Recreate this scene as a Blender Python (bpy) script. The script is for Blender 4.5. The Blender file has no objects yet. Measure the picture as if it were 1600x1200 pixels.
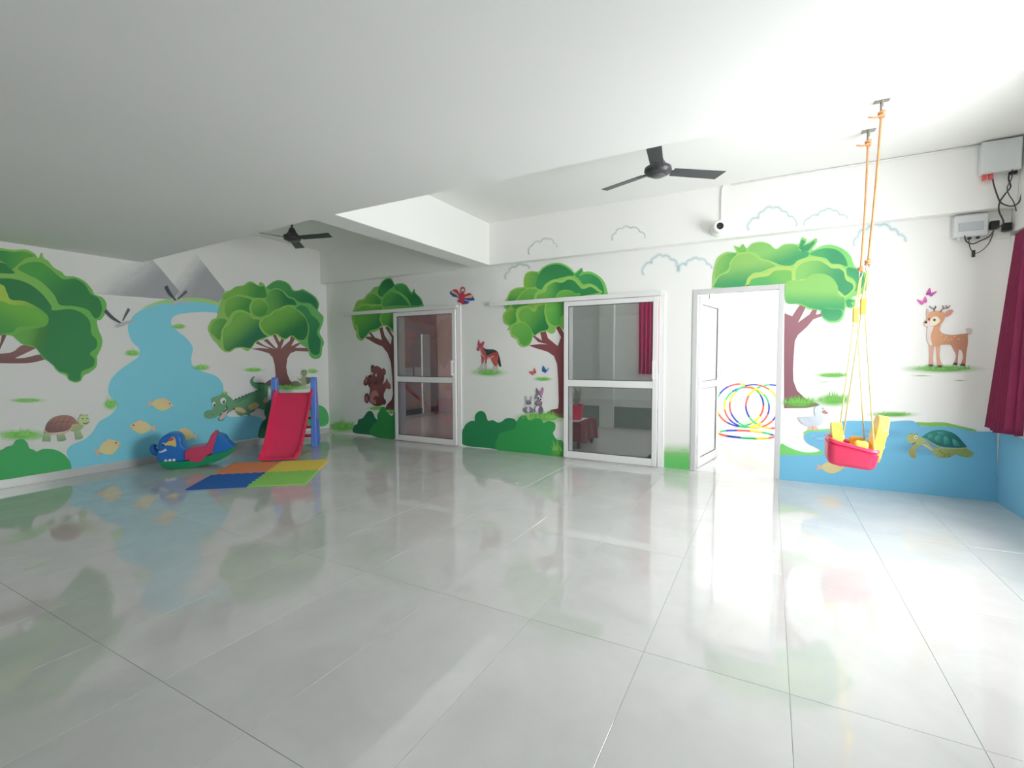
import bpy, bmesh, math, random
from mathutils import Vector, Matrix
from mathutils.geometry import tessellate_polygon
random.seed(7)
scn = bpy.context.scene
COL = scn.collection

# ------------------------------------------------------------------ camera
FPX, PITCH, YAW, ROLL, CAMH = 741.5122, 0.05505978, 0.49819594, -0.00360539, 1.40
F_ = Vector((-math.sin(YAW)*math.cos(PITCH), math.cos(YAW)*math.cos(PITCH), -math.sin(PITCH)))
R_ = Vector((math.cos(YAW), math.sin(YAW), 0)); U_ = R_.cross(F_)
R_, U_ = math.cos(ROLL)*R_+math.sin(ROLL)*U_, -math.sin(ROLL)*R_+math.cos(ROLL)*U_
CAM = Vector((0, 0, CAMH))
cd = bpy.data.cameras.new('camera'); cam = bpy.data.objects.new('camera', cd); COL.objects.link(cam)
cd.sensor_fit = 'HORIZONTAL'; cd.sensor_width = 36; cd.lens = FPX/1600*36; cd.clip_start = .02; cd.clip_end = 200
m = Matrix((R_, U_, -F_)).transposed().to_4x4(); m.translation = CAM; cam.matrix_world = m
scn.camera = cam
def on(px, py, ax, val):                       # photo pixel -> point on the plane axis=val (wall, floor, ceiling)
    d = (px-800)/FPX*R_-(py-600)/FPX*U_+F_
    return CAM+d*((val-CAM[ax])/d[ax])

# ------------------------------------------------------------------ world, light, exposure
w = bpy.data.worlds.new('overcast_sky'); scn.world = w; w.use_nodes = True
bg = w.node_tree.nodes['Background']; bg.inputs[0].default_value = (1, .985, .985, 1); bg.inputs[1].default_value = 12.0
vs = scn.view_settings; vs.view_transform = 'Standard'; vs.look = 'None'; vs.exposure = 0.76; vs.gamma = 1; vs.use_curve_mapping = False
scn.cycles.max_bounces = 12; scn.cycles.diffuse_bounces = 9; scn.cycles.glossy_bounces = 4; scn.cycles.transparent_max_bounces = 24
scn.cycles.caustics_reflective = False; scn.cycles.caustics_refractive = False

D, XL, XR, YF = 6.1753, -7.2849, 1.94, -3.2    # back wall, left wall, right wall, wall behind
ZLOW, ZC, BEAMY, SOFF = 2.764, 3.365, 6.05, 3.225
WIN = [(2.5, 4.9)] # window of the right wall (Y range)
WZ0, WZ1 = .80, 2.45
def portal(name, loc, rot, sx, sy):
    l = bpy.data.lights.new(name, 'AREA'); l.shape = 'RECTANGLE'; l.size = sx; l.size_y = sy
    l.cycles.is_portal = True
    o = bpy.data.objects.new(name, l); COL.objects.link(o); o.location = loc; o.rotation_euler = rot
for a, b in WIN: portal('daylight_window_right_offscreen', (XR+.17, (a+b)/2, (WZ0+WZ1)/2), (0, math.pi/2, 0), WZ1-WZ0, b-a)
portal('daylight_terrace_sky_offscreen', (.1, 10.37, 3.32), (0, 0, 0), 2.3, .75)

# ------------------------------------------------------------------ materials
def lin(c): c /= 255.; return c/12.92 if c <= .04045 else ((c+.055)/1.055)**2.4
def rgb(r, g, b, k=1.): return tuple(min(.93, lin(x)*k) for x in (r, g, b))+(1,)
MATS = {}
def mat(name, color, rough=.5, metal=0., noise=0., nscale=8., spec=.5, bump=0., bscale=60., coat=0.):
    if name in MATS: return MATS[name]
    m = bpy.data.materials.new(name); m.use_nodes = True; nt = m.node_tree; b = nt.nodes['Principled BSDF']
    b.inputs['Base Color'].default_value = color; b.inputs['Roughness'].default_value = rough; b.inputs['Metallic'].default_value = metal
    b.inputs['Specular IOR Level'].default_value = spec; b.inputs['Coat Weight'].default_value = coat
    tc = nt.nodes.new('ShaderNodeTexCoord')
    if noise:
        n = nt.nodes.new('ShaderNodeTexNoise'); n.inputs['Scale'].default_value = nscale; n.inputs['Detail'].default_value = 5
        nt.links.new(tc.outputs['Object'], n.inputs['Vector'])
        mx = nt.nodes.new('ShaderNodeMix'); mx.data_type = 'RGBA'
        mx.inputs[6].default_value = tuple(c*(1-noise) for c in color[:3])+(1,); mx.inputs[7].default_value = tuple(min(.95, c*(1+noise)) for c in color[:3])+(1,)
        nt.links.new(n.outputs['Fac'], mx.inputs[0]); nt.links.new(mx.outputs[2], b.inputs['Base Color'])
    if bump:
        n2 = nt.nodes.new('ShaderNodeTexNoise'); n2.inputs['Scale'].default_value = bscale; n2.inputs['Detail'].default_value = 4
        nt.links.new(tc.outputs['Object'], n2.inputs['Vector'])
        bp = nt.nodes.new('ShaderNodeBump'); bp.inputs['Strength'].default_value = bump; bp.inputs['Distance'].default_value = .01
        nt.links.new(n2.outputs['Fac'], bp.inputs['Height']); nt.links.new(bp.outputs['Normal'], b.inputs['Normal'])
    MATS[name] = m; return m
M_WALL = mat('wall_paint', (.88, .875, .86, 1), .55, noise=.02, nscale=1.3, bump=.06, bscale=40, spec=.3)
M_CEIL = mat('ceiling_paint', (.87, .865, .85, 1), .7, noise=.02, nscale=.8, spec=.2)
M_ALU = mat('white_coated_aluminium', (.84, .84, .84, 1), .35, noise=.015, nscale=3)
M_DOORW = mat('white_upvc', (.86, .86, .86, 1), .3, noise=.01, nscale=3)
M_FRAMEG = mat('pale_grey_frame', (.62, .62, .63, 1), .4, noise=.03, nscale=4)
M_GASKET = mat('black_rubber', (.03, .03, .035, 1), .6, noise=.1)
M_SKIRT = mat('skirting_tile', (.62, .63, .63, 1), .15, noise=.05, nscale=3)
M_GROUT = mat('grout', (.22, .22, .215, 1), .9, noise=.15, nscale=20)
M_PINKWALL = mat('pink_wall_paint', (.50, .33, .32, 1), .6, noise=.06, nscale=1.5)
M_GREYWALL = mat('grey_wall_paint', (.72, .76, .74, 1), .6, noise=.04, nscale=1.5)
M_DADO = mat('green_grey_dado', (.26, .33, .31, 1), .4, noise=.06)
M_GFLOOR = mat('back_room_floor', (.50, .49, .49, 1), .12, noise=.06, nscale=3)
M_TERR = mat('terrace_plaster', (.88, .88, .87, 1), .7, noise=.02)
def floor_mat():
    m = bpy.data.materials.new('polished_vitrified_tile'); m.use_nodes = True; nt = m.node_tree; b = nt.nodes['Principled BSDF']; L = nt.links.new
    g = nt.nodes.new('ShaderNodeNewGeometry'); oi = nt.nodes.new('ShaderNodeObjectInfo')
    ad = nt.nodes.new('ShaderNodeVectorMath'); ad.operation = 'ADD'
    sc = nt.nodes.new('ShaderNodeVectorMath'); sc.operation = 'SCALE'; sc.inputs[0].default_value = (3, 5, 7)
    L(oi.outputs['Random'], sc.inputs['Scale']); L(g.outputs['Position'], ad.inputs[0]); L(sc.outputs[0], ad.inputs[1])
    n = nt.nodes.new('ShaderNodeTexNoise'); n.inputs['Scale'].default_value = 2.2; n.inputs['Detail'].default_value = 8; n.inputs['Roughness'].default_value = .62; n.inputs['Distortion'].default_value = .6
    L(ad.outputs[0], n.inputs['Vector'])
    cr = nt.nodes.new('ShaderNodeValToRGB'); e = cr.color_ramp.elements
    e[0].position = .32; e[0].color = (.54, .54, .535, 1); e[1].position = .68; e[1].color = (.61, .61, .605, 1)
    L(n.outputs['Fac'], cr.inputs['Fac']); L(cr.outputs['Color'], b.inputs['Base Color'])
    n3 = nt.nodes.new('ShaderNodeTexNoise'); n3.inputs['Scale'].default_value = 3.5; n3.inputs['Detail'].default_value = 6; L(g.outputs['Position'], n3.inputs['Vector'])
    mr = nt.nodes.new('ShaderNodeMapRange'); mr.inputs['From Min'].default_value = .3; mr.inputs['From Max'].default_value = .75; mr.inputs['To Min'].default_value = .03; mr.inputs['To Max'].default_value = .09
    L(n3.outputs['Fac'], mr.inputs['Value']); L(mr.outputs['Result'], b.inputs['Roughness'])
    b.inputs['Specular IOR Level'].default_value = 1.0; b.inputs['IOR'].default_value = 1.6
    return m
M_TILE = floor_mat()
def glass_mat(name, tint, refl=.08):
    m = bpy.data.materials.new(name); m.use_nodes = True; nt = m.node_tree; nt.nodes.remove(nt.nodes['Principled BSDF']); L = nt.links.new
    out = nt.nodes['Material Output']; t = nt.nodes.new('ShaderNodeBsdfTransparent'); t.inputs[0].default_value = tint
    g = nt.nodes.new('ShaderNodeBsdfGlossy'); g.inputs['Roughness'].default_value = .01; g.inputs[0].default_value = (.9, .92, .92, 1)
    fr = nt.nodes.new('ShaderNodeFresnel'); ge = nt.nodes.new('ShaderNodeNewGeometry'); io = nt.nodes.new('ShaderNodeMapRange'); io.inputs['To Min'].default_value = 1.5; io.inputs['To Max'].default_value = 1/1.5
    L(ge.outputs['Backfacing'], io.inputs['Value']); L(io.outputs[0], fr.inputs[0])      # same reflectance on both faces of the pane
    n = nt.nodes.new('ShaderNodeTexNoise'); n.inputs['Scale'].default_value = 1.2
    ma = nt.nodes.new('ShaderNodeMath'); ma.operation = 'MULTIPLY_ADD'; L(n.outputs['Fac'], ma.inputs[0]); ma.inputs[1].default_value = .02; L(fr.outputs[0], ma.inputs[2])
    mx = nt.nodes.new('ShaderNodeMixShader'); L(ma.outputs[0], mx.inputs[0]); L(t.outputs[0], mx.inputs[1]); L(g.outputs[0], mx.inputs[2]); L(mx.outputs[0], out.inputs[0])
    return m
M_TINT = glass_mat('grey_tinted_glass', (.74, .76, .76, 1))
M_CLEAR = glass_mat('clear_glass', (.93, .95, .95, 1))
def paint_mat():
    m = bpy.data.materials.new('mural_paint'); m.use_nodes = True; nt = m.node_tree; b = nt.nodes['Principled BSDF']; L = nt.links.new
    A = {}
    for k in ('ca', 'cb', 'uvm'):
        A[k] = nt.nodes.new('ShaderNodeAttribute'); A[k].attribute_name = k
    sp = nt.nodes.new('ShaderNodeSeparateXYZ'); L(A['uvm'].outputs['Vector'], sp.inputs[0])
    cb = nt.nodes.new('ShaderNodeCombineXYZ'); L(sp.outputs[0], cb.inputs[0]); L(sp.outputs[1], cb.inputs[1])
    le = nt.nodes.new('ShaderNodeVectorMath'); le.operation = 'LENGTH'; L(cb.outputs[0], le.inputs[0])
    mx = nt.nodes.new('ShaderNodeMix'); mx.data_type = 'FLOAT'; L(sp.outputs[2], mx.inputs[0]); L(sp.outputs[0], mx.inputs[2]); L(le.outputs['Value'], mx.inputs[3])
    n = nt.nodes.new('ShaderNodeTexNoise'); n.inputs['Scale'].default_value = 9; n.inputs['Detail'].default_value = 4
    g = nt.nodes.new('ShaderNodeNewGeometry'); L(g.outputs['Position'], n.inputs['Vector'])
    nz = nt.nodes.new('ShaderNodeMath'); nz.operation = 'MULTIPLY_ADD'; L(n.outputs['Fac'], nz.inputs[0]); nz.inputs[1].default_value = .12; L(mx.outputs[0], nz.inputs[2])
    sb = nt.nodes.new('ShaderNodeMath'); sb.operation = 'SUBTRACT'; L(nz.outputs[0], sb.inputs[0]); sb.inputs[1].default_value = .06
    mr = nt.nodes.new('ShaderNodeMapRange'); mr.interpolation_type = 'SMOOTHSTEP'; L(sb.outputs[0], mr.inputs['Value'])
    c = nt.nodes.new('ShaderNodeMix'); c.data_type = 'RGBA'; L(mr.outputs[0], c.inputs[0]); L(A['ca'].outputs['Color'], c.inputs[6]); L(A['cb'].outputs['Color'], c.inputs[7])
    a = nt.nodes.new('ShaderNodeMix'); a.data_type = 'FLOAT'; L(mr.outputs[0], a.inputs[0]); L(A['ca'].outputs['Alpha'], a.inputs[2]); L(A['cb'].outputs['Alpha'], a.inputs[3])
    L(c.outputs[2], b.inputs['Base Color']); L(a.outputs[0], b.inputs['Alpha'])
    b.inputs['Roughness'].default_value = .5; b.inputs['Specular IOR Level'].default_value = .3
    return m
M_PAINT = paint_mat()

# ------------------------------------------------------------------ mesh helpers
class MB:
    def __init__(s): s.v = []; s.f = []
    def add(s, vs, fs, T=None):
        o = len(s.v); s.v += [tuple(T @ Vector(p)) if T else tuple(p) for p in vs]; s.f += [tuple(i+o for i in q) for q in fs]; return s
    def box(s, a, b, T=None):
        (x0, y0, z0), (x1, y1, z1) = a, b
        return s.add([(x0, y0, z0), (x1, y0, z0), (x1, y1, z0), (x0, y1, z0), (x0, y0, z1), (x1, y0, z1), (x1, y1, z1), (x0, y1, z1)],
                     [(0, 3, 2, 1), (4, 5, 6, 7), (0, 1, 5, 4), (1, 2, 6, 5), (2, 3, 7, 6), (3, 0, 4, 7)], T)
    def tube(s, path, r, n=8, closed=False, T=None):
        P = [Vector(p) for p in path]; N = len(P); rr = r if isinstance(r, (list, tuple)) else [r]*N
        vs = []; fs = []; prev = None
        for i, p in enumerate(P):
            if closed: t = P[(i+1) % N]-P[i-1]
            else: t = P[min(i+1, N-1)]-P[max(i-1, 0)]
            t.normalize()
            if prev is None:
                a = Vector((0, 0, 1)) if abs(t.z) < .9 else Vector((1, 0, 0)); x = t.cross(a).normalized()
            else: x = (prev-t*prev.dot(t)).normalized()
            prev = x; y = t.cross(x)
            for k in range(n): vs.append(p+(x*math.cos(2*math.pi*k/n)+y*math.sin(2*math.pi*k/n))*rr[i])
        for i in range(N if closed else N-1):
            j = (i+1) % N
            for k in range(n): fs.append((i*n+k, i*n+(k+1) % n, j*n+(k+1) % n, j*n+k))
        if not closed: fs += [tuple(range(n-1, -1, -1)), tuple((N-1)*n+k for k in range(n))]
        return s.add(vs, fs, T)
    def lathe(s, prof, n=24, T=None):            # prof: (radius, z)
        vs = []; fs = []
        for r, z in prof:
            for k in range(n): vs.append((r*math.cos(2*math.pi*k/n), r*math.sin(2*math.pi*k/n), z))
        for i in range(len(prof)-1):
            for k in range(n): fs.append((i*n+k, i*n+(k+1) % n, (i+1)*n+(k+1) % n, (i+1)*n+k))
        fs += [tuple(range(n-1, -1, -1)), tuple((len(prof)-1)*n+k for k in range(n))]
        return s.add(vs, fs, T)
    def prism(s, poly, d0, d1, T=None):           # poly in local x-z, extruded along y
        n = len(poly); vs = [(x, d0, z) for x, z in poly]+[(x, d1, z) for x, z in poly]
        tri = tessellate_polygon([[Vector((x, z, 0)) for x, z in poly]])
        ar = sum(poly[i][0]*poly[(i+1) % n][1]-poly[(i+1) % n][0]*poly[i][1] for i in range(n))
        fs = []
        for t in tri:
            a, b, c = t
            cr = (poly[b][0]-poly[a][0])*(poly[c][1]-poly[a][1])-(poly[b][1]-poly[a][1])*(poly[c][0]-poly[a][0])
            if cr < 0: b, c = c, b
            fs += [(a, b, c), (a+n, c+n, b+n)]
        for i in range(n):
            j = (i+1) % n
            fs.append((i, i+n, j+n, j) if ar > 0 else (i, j, j+n, i+n))
        return s.add(vs, fs, T)
    def build(s, name, material, parent=None, smooth=False, bevel=0, seg=2, mesh=None):
        if mesh is None:
            mesh = bpy.data.meshes.new(name); mesh.from_pydata(s.v, [], s.f); mesh.validate(); mesh.update()
            if material: mesh.materials.append(material)
            if smooth: mesh.polygons.foreach_set('use_smooth', [True]*len(mesh.polygons))
        o = bpy.data.objects.new(name, mesh); COL.objects.link(o); o.parent = parent
        if bevel:
            b = o.modifiers.new('bevel', 'BEVEL'); b.width = bevel; b.segments = seg; b.limit_method = 'ANGLE'; b.angle_limit = math.radians(40)
            b.harden_normals = False
        return o
def auto(o, ang=40):
    me = o.data
    me.polygons.foreach_set('use_smooth', [True]*len(me.polygons))
    bm = bmesh.new(); bm.from_mesh(me); bmesh.ops.remove_doubles(bm, verts=bm.verts, dist=1e-6)
    for e in bm.edges:
        if len(e.link_faces) == 2 and e.calc_face_angle(0) > math.radians(ang): e.smooth = False
    bm.to_mesh(me); bm.free(); return o
def tag(o, label=None, cat=None, group=None, kind=None):
    for k, v in (('label', label), ('category', cat), ('group', group), ('kind', kind)):
        if v: o[k] = v
    return o
def empty(name, loc=(0, 0, 0), rz=0):
    o = bpy.data.objects.new(name, None); COL.objects.link(o); o.location = loc; o.rotation_euler = (0, 0, rz); o.empty_display_size = .1; return o
def copy_tree(o, parent=None):
    c = o.copy(); COL.objects.link(c); c.parent = parent
    for ch in [x for x in COL.objects if x.parent == o]: copy_tree(ch, c)
    return c
def smooth_pts(pts, k=6, closed=True):
    if closed and any(len(q) == 3 and q[2] == 'c' for q in pts):      # corners split the outline into separately smoothed spans
        i0 = next(i for i, q in enumerate(pts) if len(q) == 3); P = list(pts[i0:])+list(pts[:i0])+[pts[i0]]; out = []; span = [P[0][:2]]
        for q in P[1:]:
            span.append(tuple(q[:2]))
            if len(q) == 3: out += smooth_pts(span, k, False)[:-1] if len(span) > 2 else span[:1]; span = [tuple(q[:2])]
        return out
    n = len(pts); out = []
    rng = range(n) if closed else range(n-1)
    for i in rng:
        if closed: p0, p1, p2, p3 = pts[i-1], pts[i], pts[(i+1) % n], pts[(i+2) % n]
        else: p0, p1, p2, p3 = pts[max(i-1, 0)], pts[i], pts[i+1], pts[min(i+2, n-1)]
        for j in range(k):
            t = j/k
            out.append(tuple(.5*(2*p1[a]+(p2[a]-p0[a])*t+(2*p0[a]-5*p1[a]+4*p2[a]-p3[a])*t*t+(3*p1[a]-p0[a]-3*p2[a]+p3[a])*t**3) for a in range(len(p1))))
    if not closed: out.append(tuple(pts[-1]))
    return out
def struct(name, mb, material, label=None, **kw):
    o = mb.build(name, material, **kw); tag(o, label=label, kind='structure'); return o

# ------------------------------------------------------------------ room shell
def wall_cells(u0, u1, z0, z1, holes):
    us = sorted({u0, u1, *[h[0] for h in holes], *[h[1] for h in holes]}); zs = sorted({z0, z1, *[h[2] for h in holes], *[h[3] for h in holes]})
    for a, b in zip(us, us[1:]):
        for c, d in zip(zs, zs[1:]):
            if not any(h[0] <= a and b <= h[1] and h[2] <= c and d <= h[3] for h in holes): yield a, b, c, d
T_ = .15
DOOR1 = (-5.54, -4.285); DOOR2 = (-2.46, -1.20); DOOR3 = (-.84, .115); DTOP = 2.17
mb = MB()
for a, b, c, d in wall_cells(XL, XR, 0, 3.5, [(*DOOR1, 0, DTOP), (*DOOR2, 0, DTOP), (*DOOR3, 0, 2.21)]): mb.box((a, D, c), (b, D+T_, d))
wall_back = struct('wall_back', mb, M_WALL, 'white wall with painted trees and three doorways')
mb = MB().box((XL-T_, YF, 0), (XL, D+T_, 3.5)); wall_left = struct('wall_left', mb, M_WALL, 'white wall with painted river, mountains and big trees')
mb = MB()
for a, b, c, d in wall_cells(YF, D+T_, 0, 3.5, [(a, b, WZ0, WZ1) for a, b in WIN]): mb.box((XR, a, c), (XR+T_, b, d))
wall_right = struct('wall_right', mb, M_WALL, 'white window wall with blue painted water below')
mb = MB()
mb.box((XL-T_, YF-T_, 0), (XR+T_, YF, 3.5))
wall_front = struct('wall_front', mb, M_WALL, 'plain white wall opposite the doorways')
# low ceiling slab, sagging a little towards the mural wall, then the two higher coffers behind it
mb = MB(); xs = [XL-T_, -3.9, XR+T_]; zs = [2.664, ZLOW, ZLOW]
v = []
for x, z in zip(xs, zs): v += [(x, YF-T_, z), (x, SOFF, z), (x, SOFF, 3.52), (x, YF-T_, 3.52)]
fs = [(0, 3, 2, 1), (8, 9, 10, 11)]
for i in (0, 4): fs += [(i, i+1, i+5, i+4), (i+1, i+2, i+6, i+5), (i+2, i+3, i+7, i+6), (i+3, i, i+4, i+7)]
mb.add(v, fs); ceiling = struct('ceiling', mb, M_CEIL, 'low pale grey painted ceiling slab')
struct('ceiling_recess', MB().box((XL-T_, SOFF, ZC), (XR+T_, D+T_, 3.52)), M_CEIL, 'higher white ceiling over the coffers with fans')
struct('beam_cross', MB().box((-3.99, SOFF-.01, ZLOW), (-3.665, BEAMY+.01, ZC+.01)), M_CEIL, 'white cross beam between the two ceiling coffers', bevel=.006)
beam_back = struct('beam_back', MB().box((XL, BEAMY, ZLOW), (XR, D, ZC+.01)), M_WALL, 'white beam along the top of the wall with doors', bevel=.006)
struct('baseboard_left', MB().box((XL-.005, YF, 0), (XL+.012, D, .10)), M_SKIRT, 'pale grey tile skirting under the painted river', bevel=.003)

# floor: grout bed + tiles 0.6 x 1.2
floor = struct('floor', MB().box((XL-T_, YF-T_, -.08), (XR+T_, D+.001, -.0025)), M_GROUT, 'glossy pale grey marbled tile floor')
def tile_mesh(sx, sy):
    h = .0025; c = .0007; g = .0007
    x0, x1, y0, y1 = g, sx-g, g, sy-g
    v = [(x0, y0, -h), (x1, y0, -h), (x1, y1, -h), (x0, y1, -h), (x0, y0, -c), (x1, y0, -c), (x1, y1, -c), (x0, y1, -c), (x0+c, y0+c, 0), (x1-c, y0+c, 0), (x1-c, y1-c, 0), (x0+c, y1-c, 0)]
    f = [(8, 9, 10, 11)]+[(i, (i+1) % 4, 4+(i+1) % 4, 4+i) for i in range(4)]+[(4+i, 4+(i+1) % 4, 8+(i+1) % 4, 8+i) for i in range(4)]
    me = bpy.data.meshes.new('floor_tile'); me.from_pydata(v, [], f); me.materials.append(M_TILE); return me
GX, GY, TX, TY = .1023, 2.219, .6, 1.2
xe = sorted({XL, XR, *[GX+i*TX for i in range(-13, 4) if XL < GX+i*TX < XR]}); ye = sorted({YF, D, *[GY+i*TY for i in range(-5, 5) if YF < GY+i*TY < D]})
TM = {}
for a, b in zip(xe, xe[1:]):
    for c, d in zip(ye, ye[1:]):
        k = (round(b-a, 3), round(d-c, 3))
        if k not in TM: TM[k] = tile_mesh(b-a, d-c)
        o = bpy.data.objects.new('floor_tile', TM[k]); COL.objects.link(o); o.location = (a, c, 0); o.parent = floor

# right wall windows
for i, (a, b) in enumerate(WIN):
    fr = MB()
    for y0, y1, z0, z1 in [(a, b, WZ0, WZ0+.06), (a, b, WZ1-.06, WZ1), (a, a+.06, WZ0, WZ1), (b-.06, b, WZ0, WZ1), ((a+b)/2-.03, (a+b)/2+.03, WZ0, WZ1)]:
        fr.box((XR+.07, y0, z0), (XR+.12, y1, z1))
    wn = struct('window_%d' % (i+1), fr, M_ALU, 'white aluminium sliding window in the window wall')
    for s0, s1 in ((a+.06, (a+b)/2-.03), ((a+b)/2+.03, b-.06)):
        MB().box((XR+.092, s0, WZ0+.06), (XR+.097, s1, WZ1-.06)).build('pane', M_CLEAR, wn)
    MB().box((XR-.04, a-.04, WZ0-.03), (XR+.07, b+.04, WZ0)).build('window_sill', M_SKIRT, wn, bevel=.004)

# ------------------------------------------------------------------ rooms behind the doors
Y2 = D+T_
def room(name, x0, x1, y1, wl, wb, lab, holes_b=(), holes_r=()):
    struct('floor_'+name, MB().box((x0-T_, D+.001, -.08), (x1+T_, y1+T_, 0)), M_GFLOOR, 'grey floor of the room behind '+lab)
    struct('ceiling_'+name, MB().box((x0-T_, Y2, 3.0), (x1+T_, y1+T_, 3.1)), M_CEIL, 'ceiling of the room behind '+lab)
    struct('wall_left_'+name, MB().box((x0-T_, Y2, 0), (x0, y1, 3)), wl, 'side wall of the room behind '+lab)
    b = MB()
    for a, c, z0, z1 in wall_cells(x0-T_, x1+T_, 0, 3, list(holes_b)): b.box((a, y1, z0), (c, y1+T_, z1))
    struct('wall_rear_'+name, b, wb, 'rear wall of the room behind '+lab)
    b = MB()
    for a, c, z0, z1 in wall_cells(Y2, y1, 0, 3, list(holes_r)): b.box((x1, a, z0), (x1+.1, c, z1))
    struct('wall_side_'+name, b, wb, 'far side wall of the room behind '+lab)
room('classroom', -7.75, -4.05, 10.1, M_PINKWALL, M_PINKWALL, 'the door beside the painted bear')
room('office', -3.85, -1.15, 9.3, M_GREYWALL, M_GREYWALL, 'the door beside the painted rabbits', holes_b=[(-2.15, -1.17, 1.15, 2.9)])
portal('daylight_office_window_offscreen', (-1.66, 9.46, 2.025), (math.pi/2, 0, math.pi), .98, 1.75)
struct('trim_1', MB().box((-3.85, 9.27, 0), (-1.15, 9.3, .42)), M_DADO, 'green grey dado along the office rear wall')
struct('trim_2', MB().box((-3.0, 9.18, 0), (-2.72, 9.3, 3)), M_GREYWALL, 'shallow grey pilaster on the office rear wall')
struct('trim_3', MB().box((-7.75, 6.4, 0), (-7.735, 10.1, .14)), mat('dark_skirting', (.09, .09, .11, 1), .3, noise=.1), 'dark skirting under the pink classroom wall')
struct('trim_4', MB().box((-7.75, 9.45, .0), (-7.70, 9.75, 2.0)), M_GREYWALL, 'pale grey strip against the pink classroom wall')
# terrace behind door 3
struct('floor_terrace', MB().box((-1.5, D+.001, -.08), (1.4, 11.0, 0)), mat('terrace_tile', (.72, .73, .73, 1), .1, noise=.04, nscale=3), 'bright pale tile floor of the terrace')
struct('wall_terrace_rear', MB().box((-1.5, 10.75, 0), (1.4, 10.9, 3.3)), M_TERR, 'sunlit white terrace wall')
struct('ceiling_terrace', MB().box((-1.5, D+T_, 3.15), (1.4, 10.0, 3.3)), M_TERR, 'white slab over the near half of the terrace')  # unseen slab added to cut the sky light reaching the terrace
struct('wall_terrace_side', MB().box((1.25, D+T_, 0), (1.4, 10.75, 3.3)), M_TERR, 'white side wall of the terrace')
tw = MB()
for a, c, z0, z1 in wall_cells(D+T_, 10.75, 0, 3.3, []): tw.box((-1.045, a, z0), (-1.0, c, z1))
struct('wall_terrace_office', tw, M_TERR, 'white terrace wall shared with the office')

# ------------------------------------------------------------------ doors
def sliding_leaf(n, x0, x1, zt, rail0, rail1, label, hole):
    d = empty('door_%d' % n, ((x0+x1)/2, D, 0)); tag(d, label=label, kind='structure')
    dx = (x0+x1)/2; y0, y1 = -.062, -.022; X0, X1 = x0-dx, x1-dx
    s = .062
    for a, b in ((X0, X0+s), (X1-s, X1)): MB().box((a, y0, .012), (b, y1, zt)).build('stile', M_ALU, d, bevel=.004)
    zm = 1.005
    for z0, z1 in ((.012, .105), (zm, zm+.09), (zt-.065, zt)): MB().box((X0+s, y0+.002, z0), (X1-s, y1-.002, z1)).build('cross_rail', M_ALU, d, bevel=.004)
    for z0, z1 in ((.105, zm), (zm+.09, zt-.065)):
        p = MB().box((X0+s-.004, -.045, z0-.004), (X1-s+.004, -.039, z1+.004)).build('pane', M_TINT, d)
        g = MB()
        for a, b, c, e in ((X0+s, X1-s, z0, z0+.008), (X0+s, X1-s, z1-.008, z1), (X0+s, X0+s+.008, z0, z1), (X1-s-.008, X1-s, z0, z1)): g.box((a, -.05, c), (b, -.046, e))
        g.build('gasket', M_GASKET, p)
    h = MB(); hx = X1-.045
    h.box((hx-.012, y0-.045, 1.13), (hx+.012, y0-.03, 1.36)); h.box((hx-.012, y0-.03, 1.13), (hx+.012, y0+.002, 1.15)); h.box((hx-.012, y0-.03, 1.34), (hx+.012, y0+.002, 1.36))
    h.build('handle', M_DOORW, d, bevel=.003)
    r = MB().box((rail0-dx, -.075, zt+.035), (rail1-dx, .0, zt+.062)); r.box((rail0-dx, -.075, zt+.005), (rail1-dx, -.067, zt+.04)); r.build('top_track', M_ALU, d, bevel=.002)
    MB().box((rail0-dx+.002, -.064, zt+.012), (rail1-dx-.002, -.004, zt+.03)).build('track_channel', M_FRAMEG, d)
    MB().box((x1-dx+.004, -.02, 0), (x1-dx+.075, .155, zt+.062)).build('jamb', M_ALU, d, bevel=.004)
    MB().box((hole[0]-dx, .06, hole[2]-.03) , (hole[1]-dx, .12, hole[2])).build('head', M_ALU, d)
    return d
sliding_leaf(1, -5.60, -4.335, 2.165, -6.79, -4.30, 'white sliding glass door beside the painted bear', (*DOOR1, DTOP))
sliding_leaf(2, -2.51, -1.245, 2.165, -3.70, -1.20, 'white sliding glass door beside the painted rabbits', (*DOOR2, DTOP))
d3 = empty('door_3', (-.36, D, 0)); tag(d3, label='open white glazed door leading out to the bright terrace', kind='structure')
for a, b, c, e in ((-.845, -.79, 0, 2.217), (.065, .12, 0, 2.217), (-.79, .065, 2.165, 2.217)):
    MB().box((a+.36, -.012, c), (b+.36, .155, e)).build('door_frame', M_FRAMEG, d3, bevel=.004)
lf = empty('door_leaf'); lf.parent = d3; lf.location = (-.79+.36, .15, 0); lf.rotation_euler = (0, 0, math.radians(80))
LW = .84
for n_, bx_ in (('stile', (0, .075, .01, 2.15)), ('stile', (LW-.075, LW, .01, 2.15)), ('cross_rail', (.075, LW-.075, .01, .12)), ('cross_rail', (.075, LW-.075, 1.0, 1.09)), ('cross_rail', (.075, LW-.075, 2.06, 2.15))):
    MB().box((bx_[0], -.02, bx_[2]), (bx_[1], .02, bx_[3])).build(n_, M_DOORW, lf, bevel=.004)
for z0, z1 in ((.12, 1.0), (1.09, 2.06)):
    MB().box((.07, -.006, z0-.004), (LW-.07, .006, z1+.004)).build('door_panel', mat('frosted_white_panel', (.80, .82, .82, 1), .25, noise=.02), lf)
    g = MB()
    for s in (-1, 1):
        for a, b, c, e in ((.075, LW-.075, z0, z0+.006), (.075, LW-.075, z1-.006, z1), (LW-.083, LW-.075, z0, z1)): g.box((a, s*.012-.002, c), (b, s*.012+.002, e))
    g.build('gasket', M_GASKET, lf)
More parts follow.
